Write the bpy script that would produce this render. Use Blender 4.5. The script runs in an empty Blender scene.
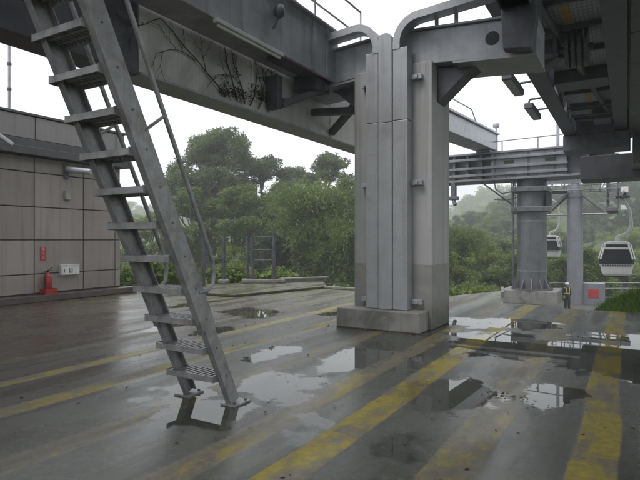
import bpy, math, random
import numpy as np
from mathutils import Vector, Matrix
R = math.radians
S = bpy.context.scene
COL = S.collection
random.seed(7)

# ------------------------------------------------------------------ camera, sky, sun, exposure
EYE = 1.6
YAW = R(30.6)
cam_d = bpy.data.cameras.new('camera')
cam = bpy.data.objects.new('camera', cam_d)
COL.objects.link(cam)
cam.location = (0, 0, EYE)
cam.rotation_euler = (R(90), 0, YAW)
cam_d.sensor_width = 36
cam_d.lens = 520 / 640 * 36
cam_d.clip_start = 0.05
cam_d.clip_end = 6000
S.camera = cam

SUN_EL, SUN_AZ = R(58), R(200)            # azimuth measured from +Y, clockwise seen from above
w = bpy.data.worlds.new('World')
S.world = w
w.use_nodes = True
nt = w.node_tree
for n in list(nt.nodes):
    nt.nodes.remove(n)
wo = nt.nodes.new('ShaderNodeOutputWorld')
bg = nt.nodes.new('ShaderNodeBackground')
sky = nt.nodes.new('ShaderNodeTexSky')
sky.sky_type = 'NISHITA'
sky.sun_disc = False
sky.sun_elevation = SUN_EL
sky.sun_rotation = SUN_AZ
sky.air_density = 1.0
sky.dust_density = 4.0
tc = nt.nodes.new('ShaderNodeTexCoord')
cn = nt.nodes.new('ShaderNodeTexNoise')
cn.inputs['Scale'].default_value = 2.2
cn.inputs['Detail'].default_value = 5
nt.links.new(tc.outputs['Generated'], cn.inputs['Vector'])
cr = nt.nodes.new('ShaderNodeValToRGB')    # the overcast: pale and paler cloud
cr.color_ramp.elements[0].position = 0.35
cr.color_ramp.elements[0].color = (6.8, 7.1, 7.5, 1)
cr.color_ramp.elements[1].position = 0.68
cr.color_ramp.elements[1].color = (12.2, 12.4, 12.6, 1)
nt.links.new(cn.outputs['Fac'], cr.inputs['Fac'])
mx = nt.nodes.new('ShaderNodeMixRGB')
mx.inputs['Fac'].default_value = 0.92
nt.links.new(sky.outputs['Color'], mx.inputs['Color1'])
nt.links.new(cr.outputs['Color'], mx.inputs['Color2'])
nt.links.new(mx.outputs['Color'], bg.inputs['Color'])
bg.inputs['Strength'].default_value = 0.1
nt.links.new(bg.outputs[0], wo.inputs['Surface'])

sl = bpy.data.lights.new('sun', 'SUN')
sl.energy = 1.0
sl.angle = R(25)
sl.color = (1.0, 0.97, 0.93)
sun = bpy.data.objects.new('sun', sl)
COL.objects.link(sun)
sdir = Vector((math.sin(SUN_AZ) * math.cos(SUN_EL), math.cos(SUN_AZ) * math.cos(SUN_EL), math.sin(SUN_EL)))
sun.rotation_euler = sdir.to_track_quat('Z', 'Y').to_euler()
sun.location = (0, 0, 60)

vs = S.view_settings
vs.view_transform = 'Standard'
vs.look = 'None'
vs.gamma = 1
vs.exposure = 0.72
vs.use_curve_mapping = False
S.cycles.use_denoising = True
S.cycles.max_bounces = 7
S.cycles.volume_bounces = 1
S.cycles.caustics_reflective = False
S.cycles.sample_clamp_indirect = 6

# ------------------------------------------------------------------ materials
def new_mat(name):
    m = bpy.data.materials.new(name)
    m.use_nodes = True
    t = m.node_tree
    return m, t, t.nodes['Principled BSDF']

def N(t, kind, **kw):
    n = t.nodes.new(kind)
    for k, v in kw.items():
        if k in n.inputs.keys():
            n.inputs[k].default_value = v
        else:
            setattr(n, k, v)
    return n

def math_node(t, op, a, b=None, clamp=False):
    n = t.nodes.new('ShaderNodeMath')
    n.operation = op
    n.use_clamp = clamp
    for i, v in enumerate((a, b)):
        if v is None:
            continue
        if isinstance(v, (int, float)):
            n.inputs[i].default_value = v
        else:
            t.links.new(v, n.inputs[i])
    return n.outputs[0]

def smooth(t, val, lo, hi):
    n = t.nodes.new('ShaderNodeMapRange')
    n.interpolation_type = 'SMOOTHSTEP'
    n.inputs['From Min'].default_value = lo
    n.inputs['From Max'].default_value = hi
    t.links.new(val, n.inputs['Value'])
    return n.outputs['Result']

def mixc(t, fac, a, b, mode='MIX'):
    n = t.nodes.new('ShaderNodeMixRGB')
    n.blend_type = mode
    for i, v in (('Fac', fac), ('Color1', a), ('Color2', b)):
        if isinstance(v, (int, float)):
            n.inputs[i].default_value = v
        elif isinstance(v, tuple):
            n.inputs[i].default_value = v if len(v) == 4 else (*v, 1)
        else:
            t.links.new(v, n.inputs[i])
    return n.outputs['Color']

def noise(t, vec, scale, detail=5, rough=0.55, dist=0.0):
    n = N(t, 'ShaderNodeTexNoise', Scale=scale, Detail=detail, Roughness=rough, Distortion=dist)
    t.links.new(vec, n.inputs['Vector'])
    return n.outputs['Fac']

def scaled(t, vec, sc):
    n = N(t, 'ShaderNodeMapping')
    n.inputs['Scale'].default_value = sc
    t.links.new(vec, n.inputs['Vector'])
    return n.outputs['Vector']

def surf(name, base, rough=0.5, metal=0.0, var=0.25, scale=3.0, streak=0.0, dirt=None, dirt_amt=0.5,
         bump=0.1, bscale=40.0, speck=0.0):
    """weathered opaque surface: mottling, vertical run marks, grime blotches, fine bump"""
    m, t, b = new_mat(name)
    geo = N(t, 'ShaderNodeNewGeometry')
    pos = geo.outputs['Position']
    n1 = noise(t, pos, scale, 6, 0.6)
    lo = tuple(c * (1 - var) for c in base)
    hi = tuple(min(1, c * (1 + var)) for c in base)
    col = mixc(t, smooth(t, n1, 0.3, 0.7), lo, hi)
    if streak:
        st = noise(t, scaled(t, pos, (9, 9, 0.35)), 1.0, 4, 0.6)
        col = mixc(t, math_node(t, 'MULTIPLY', smooth(t, st, 0.48, 0.72), streak), col, tuple(c * 0.45 for c in base))
    if dirt:
        dn = noise(t, pos, scale * 0.6, 7, 0.65, 0.6)
        col = mixc(t, math_node(t, 'MULTIPLY', smooth(t, dn, 0.52, 0.7), dirt_amt), col, dirt)
    if speck:
        sp = noise(t, pos, 90, 2, 0.5)
        col = mixc(t, math_node(t, 'MULTIPLY', smooth(t, sp, 0.35, 0.7), speck), col, tuple(c * 1.7 for c in base))
    t.links.new(col, b.inputs['Base Color'])
    b.inputs['Metallic'].default_value = metal
    rn = N(t, 'ShaderNodeMapRange')
    rn.inputs['To Min'].default_value = max(0.03, rough - 0.13)
    rn.inputs['To Max'].default_value = min(1, rough + 0.13)
    t.links.new(n1, rn.inputs['Value'])
    t.links.new(rn.outputs['Result'], b.inputs['Roughness'])
    if bump:
        bn = noise(t, pos, bscale, 4, 0.6)
        bp = N(t, 'ShaderNodeBump', Strength=bump, Distance=0.01)
        t.links.new(bn, bp.inputs['Height'])
        t.links.new(bp.outputs['Normal'], b.inputs['Normal'])
    return m

M = {}
M['galv'] = surf('galvanised_steel', (0.35, 0.34, 0.36), 0.42, 0.55, 0.18, 5, 0.2, (0.16, 0.15, 0.14), 0.4, 0.05, 60, 0.25)
M['duct'] = surf('duct_steel', (0.36, 0.37, 0.39), 0.42, 0.35, 0.07, 3, 0.4, (0.2, 0.2, 0.2), 0.4, 0.05, 70, 0.3)
M['ladder'] = surf('ladder_steel', (0.30, 0.302, 0.31), 0.42, 0.3, 0.25, 7, 0.45, (0.13, 0.085, 0.055), 0.55, 0.1, 70, 0.2)
M['steel'] = surf('painted_grey_steel', (0.41, 0.425, 0.465), 0.4, 0.1, 0.15, 2, 0.35, (0.13, 0.125, 0.12), 0.45, 0.05, 50)
M['beamsteel'] = surf('cross_beam_paint', (0.23, 0.24, 0.265), 0.42, 0.1, 0.18, 1.2, 0.4, (0.12, 0.115, 0.11), 0.5, 0.05, 50)
M['dark'] = surf('dark_painted_steel', (0.10, 0.105, 0.125), 0.45, 0.1, 0.25, 3, 0.3, (0.05, 0.045, 0.04), 0.5, 0.08, 50)
M['colsteel'] = surf('column_grey_paint', (0.15, 0.155, 0.168), 0.42, 0.15, 0.12, 2.5, 0.4, (0.10, 0.095, 0.09), 0.4, 0.05, 50)
M['tower'] = surf('tower_grey_paint', (0.22, 0.225, 0.25), 0.45, 0.1, 0.1, 1.5, 0.3, None, 0, 0.03, 40)
M['girder'] = surf('girder_grey_paint', (0.62, 0.61, 0.60), 0.5, 0.0, 0.12, 0.9, 0.35, (0.17, 0.16, 0.15), 0.55, 0.05, 40)
M['soffit'] = surf('soffit_green_panel', (0.12, 0.13, 0.12), 0.55, 0.0, 0.2, 1.6, 0.0, (0.04, 0.04, 0.035), 0.5, 0.05, 40)
M['concrete'] = surf('plinth_concrete', (0.24, 0.235, 0.225), 0.6, 0.0, 0.18, 2.5, 0.5, (0.10, 0.098, 0.085), 0.6, 0.25, 45)
M['wet_concrete'] = surf('damp_concrete', (0.2, 0.195, 0.185), 0.45, 0.0, 0.25, 3, 0.2, (0.09, 0.09, 0.07), 0.6, 0.25, 45)
def cladding_mat():
    m = surf('wall_panel_beige', (0.305, 0.272, 0.254), 0.45, 0.0, 0.07, 0.8, 0.4, (0.24, 0.215, 0.205), 0.4, 0.03, 30)
    t = m.node_tree
    b = t.nodes['Principled BSDF']
    lk = b.inputs['Base Color'].links[0].from_socket
    geo = N(t, 'ShaderNodeNewGeometry')
    v = N(t, 'ShaderNodeMapRange')
    v.inputs['To Min'].default_value = 0.88      # no two panels came from the same batch
    v.inputs['To Max'].default_value = 1.12
    t.links.new(geo.outputs['Random Per Island'], v.inputs['Value'])
    t.links.new(mixc(t, 1.0, lk, v.outputs['Result'], 'MULTIPLY'), b.inputs['Base Color'])
    return m
M['cladding'] = cladding_mat()
M['joint'] = surf('panel_joint', (0.07, 0.058, 0.055), 0.8, 0, 0.2, 4)
M['cornice'] = surf('cornice_shade_trim', (0.09, 0.088, 0.092), 0.5, 0, 0.15, 3, 0.3)  # dark tone paints in the cornice's shadow band; the coping shares it
M['red'] = surf('extinguisher_red', (0.33, 0.03, 0.025), 0.3, 0, 0.1, 6, 0)
M['sign_red'] = surf('sign_red', (0.42, 0.05, 0.05), 0.45, 0, 0.1, 6, 0)
M['white'] = surf('white_paint', (0.72, 0.72, 0.7), 0.35, 0, 0.06, 4, 0.15, (0.4, 0.4, 0.36), 0.2, 0.02)
M['offwhite'] = surf('lamp_white', (0.55, 0.56, 0.56), 0.4, 0, 0.06, 4, 0.1)
M['green'] = surf('sign_green', (0.03, 0.2, 0.1), 0.4, 0, 0.1, 4)
M['black'] = surf('black_rubber', (0.02, 0.02, 0.02), 0.55, 0, 0.2, 8)
M['yellow'] = surf('yellow_paint', (0.45, 0.28, 0.03), 0.5, 0, 0.15, 5, 0.2, (0.2, 0.13, 0.05), 0.5, 0.05)
M['cable'] = surf('steel_rope', (0.08, 0.08, 0.082), 0.5, 0.4, 0.1, 20)
M['skin'] = surf('skin', (0.42, 0.26, 0.18), 0.5, 0, 0.05, 8, bump=0)
M['cloth'] = surf('dark_workwear', (0.035, 0.037, 0.045), 0.85, 0, 0.2, 12)
M['hivis'] = surf('hi_vis_yellow', (0.55, 0.6, 0.08), 0.6, 0, 0.1, 12)
M['hair'] = surf('black_hair', (0.015, 0.013, 0.012), 0.5, 0, 0.1, 12)
M['bark'] = surf('bark', (0.11, 0.09, 0.07), 0.85, 0, 0.3, 4, 0.3, (0.05, 0.045, 0.035), 0.5, 0.5, 30)
M['reflected_branch'] = surf('reflected_branch_dark', (0.06, 0.054, 0.05), 0.85, 0, 0.3, 8)  # dark tone for the branches mirrored in the window

def glass_mat():
    m, t, b = new_mat('cabin_window')
    b.inputs['Base Color'].default_value = (0.05, 0.053, 0.058, 1)
    b.inputs['Roughness'].default_value = 0.08
    b.inputs['IOR'].default_value = 1.5
    return m
M['glass'] = glass_mat()

def column_mat():
    m, t, b = new_mat('column_concrete')
    geo = N(t, 'ShaderNodeNewGeometry')
    pos = geo.outputs['Position']
    sep = N(t, 'ShaderNodeSeparateXYZ')
    t.links.new(pos, sep.inputs[0])
    n1 = noise(t, pos, 1.4, 7, 0.6)
    col = mixc(t, smooth(t, n1, 0.3, 0.7), (0.40, 0.402, 0.405), (0.465, 0.467, 0.47))
    st = noise(t, scaled(t, pos, (7, 7, 0.22)), 1.0, 5, 0.6)
    col = mixc(t, math_node(t, 'MULTIPLY', smooth(t, st, 0.45, 0.72), 0.7), col, (0.23, 0.23, 0.23))
    # lower coat of grey paint with an even top line at 1.15 m
    low = math_node(t, 'LESS_THAN', sep.outputs['Z'], 1.16)
    n2 = noise(t, pos, 5, 6, 0.65)
    lowc = mixc(t, smooth(t, n2, 0.35, 0.7), (0.26, 0.255, 0.25), (0.315, 0.31, 0.30))
    col = mixc(t, low, col, lowc)
    # mossy damp stain creeping up from the foot
    foot = smooth(t, math_node(t, 'ADD', sep.outputs['Z'], math_node(t, 'MULTIPLY', n2, -0.9)), 0.15, -0.35)
    col = mixc(t, math_node(t, 'MULTIPLY', foot, 0.8), col, (0.085, 0.085, 0.06))
    t.links.new(col, b.inputs['Base Color'])
    b.inputs['Roughness'].default_value = 0.6
    bn = noise(t, pos, 35, 5, 0.6)
    bp = N(t, 'ShaderNodeBump', Strength=0.2, Distance=0.01)
    t.links.new(bn, bp.inputs['Height'])
    t.links.new(bp.outputs['Normal'], b.inputs['Normal'])
    return m
M['column'] = column_mat()

def grating_mat():
    m, t, b = new_mat('mesh_ceiling')
    geo = N(t, 'ShaderNodeNewGeometry')
    sep = N(t, 'ShaderNodeSeparateXYZ')
    t.links.new(geo.outputs['Position'], sep.inputs[0])
    def lines(o, pitch, wd):
        a = math_node(t, 'FRACT', math_node(t, 'DIVIDE', o, pitch))
        return math_node(t, 'LESS_THAN', a, wd)
    l = math_node(t, 'MAXIMUM', lines(sep.outputs['X'], 0.12, 0.25), lines(sep.outputs['Y'], 0.24, 0.2))
    n1 = noise(t, geo.outputs['Position'], 2, 6, 0.6)
    basec = mixc(t, n1, (0.42, 0.42, 0.47), (0.54, 0.54, 0.60))
    col = mixc(t, l, basec, (0.3, 0.3, 0.33))
    t.links.new(col, b.inputs['Base Color'])
    b.inputs['Roughness'].default_value = 0.55
    return m
M['grating'] = grating_mat()

# wet platform floor: worn yellow bands, water film, puddles
STRIPES = [(-0.205, 0.32, 0.9), (-1.08, 0.37, 0.5), (-2.05, 0.33, 0.9), (-2.68, 0.29, 0.55), (-3.78, 0.29, 0.42),
           (-4.97, 0.28, 0.75), (-5.94, 0.23, 0.95), (-7.0, 0.25, 0.25), (0.85, 0.3, 0.6), (1.9, 0.3, 0.5)]
# x, y, half-length along x, half-length along y, rotation
PUDDLES = [(-1.55, 8.3, 1.05, 1.25, 25), (-0.2, 8.3, 0.95, 1.55, 10), (-2.0, 10.3, 1.2, 0.7, 10), (0.2, 9.6, 1.0, 0.7, 0), (-1.6, 5.35, 0.5, 0.65, -15),
           (-0.72, 5.75, 0.3, 0.55, 0), (-2.35, 7.2, 0.2, 1.1, 0), (-3.2, 6.6, 0.34, 1.1, 0), (-1.55, 3.75, 0.14, 0.28, 0), (-3.35, 4.75, 0.5, 0.6, 20),
           (-3.95, 4.0, 0.45, 0.45, 0), (-3.4, 3.62, 0.40, 0.34, 20), (-2.4, 3.75, 0.2, 0.22, 30), (-6.9, 8.9, 0.45, 0.8, 20), (-7.6, 9.3, 0.3, 0.45, 0),
           (-5.4, 9.8, 0.3, 0.4, 0), (-6.3, 6.9, 0.25, 0.45, 0), (-7.3, 6.9, 0.22, 0.5, 10), (-4.35, 5.9, 0.24, 0.7, 5), (0.95, 6.3, 0.5, 1.2, 0),
           (-4.2, 11.0, 0.35, 0.7, 0), (-9.3, 9.4, 0.3, 0.8, 0)]
def deck_mat():
    m, t, b = new_mat('wet_deck')
    geo = N(t, 'ShaderNodeNewGeometry')
    pos = geo.outputs['Position']
    sep = N(t, 'ShaderNodeSeparateXYZ')
    t.links.new(pos, sep.inputs[0])
    X, Y = sep.outputs['X'], sep.outputs['Y']
    n_big = noise(t, pos, 0.55, 6, 0.55, 0.4)
    n_mid = noise(t, pos, 2.2, 7, 0.62, 0.3)
    n_fin = noise(t, pos, 14, 6, 0.65)
    n_grit = noise(t, pos, 130, 3, 0.6)
    n_lane = noise(t, scaled(t, pos, (2.6, 0.33, 1)), 1.0, 5, 0.55, 0.5)
    n_wob = noise(t, scaled(t, pos, (0.12, 0.22, 1)), 1.0, 1, 0.5)
    # concrete
    col = mixc(t, smooth(t, n_big, 0.32, 0.68), (0.040, 0.048, 0.041), (0.088, 0.094, 0.083))
    col = mixc(t, math_node(t, 'MULTIPLY', smooth(t, n_mid, 0.45, 0.7), 0.6), col, (0.052, 0.052, 0.047))
    col = mixc(t, math_node(t, 'MULTIPLY', smooth(t, n_fin, 0.4, 0.75), 0.42), col, (0.165, 0.16, 0.15))
    col = mixc(t, math_node(t, 'MULTIPLY', smooth(t, n_grit, 0.5, 0.75), 0.4), col, (0.18, 0.175, 0.165))
    col = mixc(t, math_node(t, 'MULTIPLY', smooth(t, n_grit, 0.46, 0.28), 0.5), col, (0.022, 0.022, 0.02))
    # browner tint towards the building
    brown = smooth(t, math_node(t, 'ADD', X, math_node(t, 'MULTIPLY', n_big, 3.0)), -2.0, -5.4)
    col = mixc(t, math_node(t, 'MULTIPLY', brown, 0.72), col, mixc(t, smooth(t, n_mid, 0.3, 0.7), (0.055, 0.04, 0.034), (0.098, 0.074, 0.062)))
    moss_far = smooth(t, math_node(t, 'ADD', Y, math_node(t, 'MULTIPLY', X, -0.55)), 13.5, 17.0)
    moss = math_node(t, 'MULTIPLY', smooth(t, n_mid, 0.42, 0.62), math_node(t, 'ADD', math_node(t, 'MULTIPLY', moss_far, 0.85), 0.12))
    col = mixc(t, moss, col, (0.085, 0.10, 0.03))
    # yellow bands: straight worn lanes painted along the platform
    wob = math_node(t, 'MULTIPLY', math_node(t, 'SUBTRACT', n_wob, 0.5), 0.34)
    edge = math_node(t, 'MULTIPLY', math_node(t, 'SUBTRACT', n_mid, 0.5), 0.045)
    edge2 = math_node(t, 'MULTIPLY', math_node(t, 'SUBTRACT', n_fin, 0.5), 0.02)
    xs = math_node(t, 'ADD', math_node(t, 'ADD', math_node(t, 'ADD', X, wob), edge), edge2)
    worn = None
    band = None
    for i, (xc, wd, st) in enumerate(STRIPES):
        d = math_node(t, 'ABSOLUTE', math_node(t, 'SUBTRACT', xs, xc))
        a = smooth(t, d, wd / 2 + 0.012, wd / 2 - 0.018)
        s_ = math_node(t, 'MULTIPLY', a, st)
        a = math_node(t, 'MULTIPLY', a, min(1, 0.25 + st))
        band = a if band is None else math_node(t, 'MAXIMUM', band, a)
        worn = s_ if worn is None else math_node(t, 'MAXIMUM', worn, s_)
    n_wear = noise(t, scaled(t, pos, (1.5, 0.7, 1)), 1.6, 8, 0.68, 0.2)
    # the strip itself is a pale screed, the paint on it is worn through
    stripc = mixc(t, smooth(t, n_fin, 0.35, 0.7), (0.125, 0.108, 0.075), (0.20, 0.175, 0.125))
    col = mixc(t, math_node(t, 'MULTIPLY', band, 0.8), col, stripc)
    pf = math_node(t, 'ADD', math_node(t, 'MULTIPLY', worn, 0.51), math_node(t, 'MULTIPLY', math_node(t, 'SUBTRACT', 0.5, n_wear), 2.4))
    pf = math_node(t, 'SUBTRACT', pf, math_node(t, 'MULTIPLY', smooth(t, n_mid, 0.5, 0.68), 0.3))
    paint = math_node(t, 'MULTIPLY', smooth(t, pf, 0.2, 0.55), band)
    yel = mixc(t, smooth(t, n_fin, 0.3, 0.75), (0.32, 0.255, 0.026), (0.17, 0.14, 0.032))
    col = mixc(t, math_node(t, 'MULTIPLY', paint, 0.92), col, yel)
    # puddles
    nz = N(t, 'ShaderNodeTexNoise', Scale=1.3, Detail=5, Roughness=0.6)
    t.links.new(pos, nz.inputs['Vector'])
    vm = N(t, 'ShaderNodeVectorMath', operation='MULTIPLY_ADD')
    t.links.new(nz.outputs['Color'], vm.inputs[0])
    vm.inputs[1].default_value = (1.0, 1.6, 0)
    t.links.new(pos, vm.inputs[2])
    v2 = N(t, 'ShaderNodeVectorMath', operation='SUBTRACT')
    t.links.new(vm.outputs[0], v2.inputs[0])
    v2.inputs[1].default_value = (0.5, 0.8, 0)
    pud = None
    for (px, py, rx, ry, rot) in PUDDLES:
        mp = N(t, 'ShaderNodeMapping', vector_type='TEXTURE')
        mp.inputs['Location'].default_value = (px, py, 0)
        mp.inputs['Rotation'].default_value = (0, 0, R(rot))
        mp.inputs['Scale'].default_value = (rx * 1.6, ry * 1.6, 1)
        t.links.new(v2.outputs[0], mp.inputs['Vector'])
        g = N(t, 'ShaderNodeTexGradient', gradient_type='SPHERICAL')
        t.links.new(mp.outputs[0], g.inputs['Vector'])
        pud = g.outputs['Fac'] if pud is None else math_node(t, 'MAXIMUM', pud, g.outputs['Fac'])
    pudn = math_node(t, 'ADD', pud, math_node(t, 'ADD', math_node(t, 'MULTIPLY', math_node(t, 'SUBTRACT', n_mid, 0.5), 0.95), math_node(t, 'MULTIPLY', math_node(t, 'SUBTRACT', n_fin, 0.5), 0.16)))
    # the painted strips stand a little proud, so water thins over them
    pudn = math_node(t, 'SUBTRACT', pudn, math_node(t, 'MULTIPLY', band, 0.10))
    water = smooth(t, pudn, 0.35, 0.43)
    damp = smooth(t, pudn, 0.12, 0.42)
    col = mixc(t, math_node(t, 'MULTIPLY', damp, 0.45), col, mixc(t, 1.0, col, (0.42, 0.42, 0.42), 'MULTIPLY'))
    t.links.new(col, b.inputs['Base Color'])
    film = smooth(t, n_lane, 0.34, 0.66)                 # 1 = thin film, 0 = drier
    rough = N(t, 'ShaderNodeMapRange')
    rough.inputs['To Min'].default_value = 0.42
    rough.inputs['To Max'].default_value = 0.15
    t.links.new(film, rough.inputs['Value'])
    r1 = math_node(t, 'ADD', rough.outputs['Result'], math_node(t, 'MULTIPLY', math_node(t, 'SUBTRACT', n_fin, 0.5), 0.16))
    r1 = math_node(t, 'ADD', r1, math_node(t, 'MULTIPLY', band, 0.12))
    r1 = math_node(t, 'MULTIPLY', r1, math_node(t, 'SUBTRACT', 1.0, math_node(t, 'MULTIPLY', damp, 0.45)))
    inv = math_node(t, 'SUBTRACT', 1.0, water)
    r2 = math_node(t, 'ADD', math_node(t, 'MULTIPLY', r1, inv), 0.012, clamp=True)
    t.links.new(r2, b.inputs['Roughness'])
    b.inputs['IOR'].default_value = 1.35
    hgt = math_node(t, 'ADD', math_node(t, 'MULTIPLY', n_grit, 0.35), math_node(t, 'ADD', math_node(t, 'MULTIPLY', n_fin, 0.8), math_node(t, 'MULTIPLY', band, 0.25)))
    bp = N(t, 'ShaderNodeBump', Distance=0.012)
    t.links.new(math_node(t, 'ADD', math_node(t, 'MULTIPLY', inv, 0.26), 0.0), bp.inputs['Strength'])
    t.links.new(hgt, bp.inputs['Height'])
    t.links.new(bp.outputs['Normal'], b.inputs['Normal'])
    return m
M['deck'] = deck_mat()

def leaf_mat(name, c1, c2, trans=0.35):
    m, t, b = new_mat(name)
    geo = N(t, 'ShaderNodeNewGeometry')
    oi = N(t, 'ShaderNodeObjectInfo')
    at = N(t, 'ShaderNodeAttribute', attribute_name='tone')
    n1 = noise(t, geo.outputs['Position'], 0.9, 3, 0.5)
    f = math_node(t, 'ADD', math_node(t, 'MULTIPLY', at.outputs['Fac'], 0.75), math_node(t, 'MULTIPLY', math_node(t, 'SUBTRACT', n1, 0.4), 0.9), clamp=True)
    f = math_node(t, 'ADD', f, math_node(t, 'MULTIPLY', math_node(t, 'SUBTRACT', oi.outputs['Random'], 0.5), 0.5), clamp=True)
    col = mixc(t, f, c1, c2)
    t.links.new(col, b.inputs['Base Color'])
    b.inputs['Roughness'].default_value = 0.5
    b.inputs['Specular IOR Level'].default_value = 0.3
    tr = N(t, 'ShaderNodeBsdfTranslucent')
    t.links.new(col, tr.inputs['Color'])
    ms = N(t, 'ShaderNodeMixShader', Fac=trans)
    out = t.nodes['Material Output']
    t.links.new(b.outputs[0], ms.inputs[1])
    t.links.new(tr.outputs[0], ms.inputs[2])
    t.links.new(ms.outputs[0], out.inputs['Surface'])
    return m
M['leaf_olive'] = leaf_mat('leaf_olive', (0.062, 0.09, 0.036), (0.16, 0.20, 0.085))
M['leaf_dark'] = leaf_mat('leaf_dark', (0.03, 0.055, 0.022), (0.08, 0.115, 0.045))
M['leaf_mid'] = leaf_mat('leaf_mid', (0.068, 0.115, 0.028), (0.18, 0.24, 0.062))
M['leaf_lime'] = leaf_mat('leaf_lime', (0.13, 0.185, 0.03), (0.28, 0.335, 0.075))
M['leaf_bamboo'] = leaf_mat('leaf_bamboo', (0.09, 0.145, 0.036), (0.20, 0.265, 0.08), 0.4)
M['grass'] = leaf_mat('grass_blades', (0.06, 0.12, 0.02), (0.14, 0.22, 0.04))

def ground_mat():
    m, t, b = new_mat('hillside_ground')
    geo = N(t, 'ShaderNodeNewGeometry')
    n1 = noise(t, geo.outputs['Position'], 0.12, 8, 0.7)
    n2 = noise(t, geo.outputs['Position'], 1.5, 6, 0.7)
    col = mixc(t, smooth(t, n1, 0.35, 0.65), (0.03, 0.055, 0.02), (0.075, 0.11, 0.03))
    col = mixc(t, math_node(t, 'MULTIPLY', smooth(t, n2, 0.5, 0.75), 0.5), col, (0.06, 0.055, 0.03))
    t.links.new(col, b.inputs['Base Color'])
    # bare grey yard round the foot of the steelwork
    ln = N(t, 'ShaderNodeVectorMath', operation='LENGTH')
    t.links.new(geo.outputs['Position'], ln.inputs[0])
    yard = smooth(t, math_node(t, 'ADD', ln.outputs['Value'], math_node(t, 'MULTIPLY', n2, 6.0)), 51, 46)
    sp = N(t, 'ShaderNodeSeparateXYZ')
    t.links.new(geo.outputs['Position'], sp.inputs[0])
    yard = math_node(t, 'MULTIPLY', yard, smooth(t, sp.outputs['Z'], -1.2, -1.8))
    col = mixc(t, yard, col, mixc(t, n2, (0.07, 0.07, 0.068), (0.14, 0.138, 0.13)))
    t.links.new(col, b.inputs['Base Color'])
    b.inputs['Roughness'].default_value = 0.9
    return m
M['ground'] = ground_mat()

# ------------------------------------------------------------------ mesh helpers
# the far steelwork is modelled round its own foot point at a handy size, then built full size where it stands
SIZE = [1.0, Vector((0, 0, 0)), Vector((0, 0, 0))]
def grown(q):
    return tuple(SIZE[2][i] + (q[i] - SIZE[1][i]) * SIZE[0] for i in range(3))
def full_size(k=1.0, foot=(0, 0, 0), stands=(0, 0, 0)):
    SIZE[0], SIZE[1], SIZE[2] = k, Vector(foot), Vector(stands)

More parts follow.
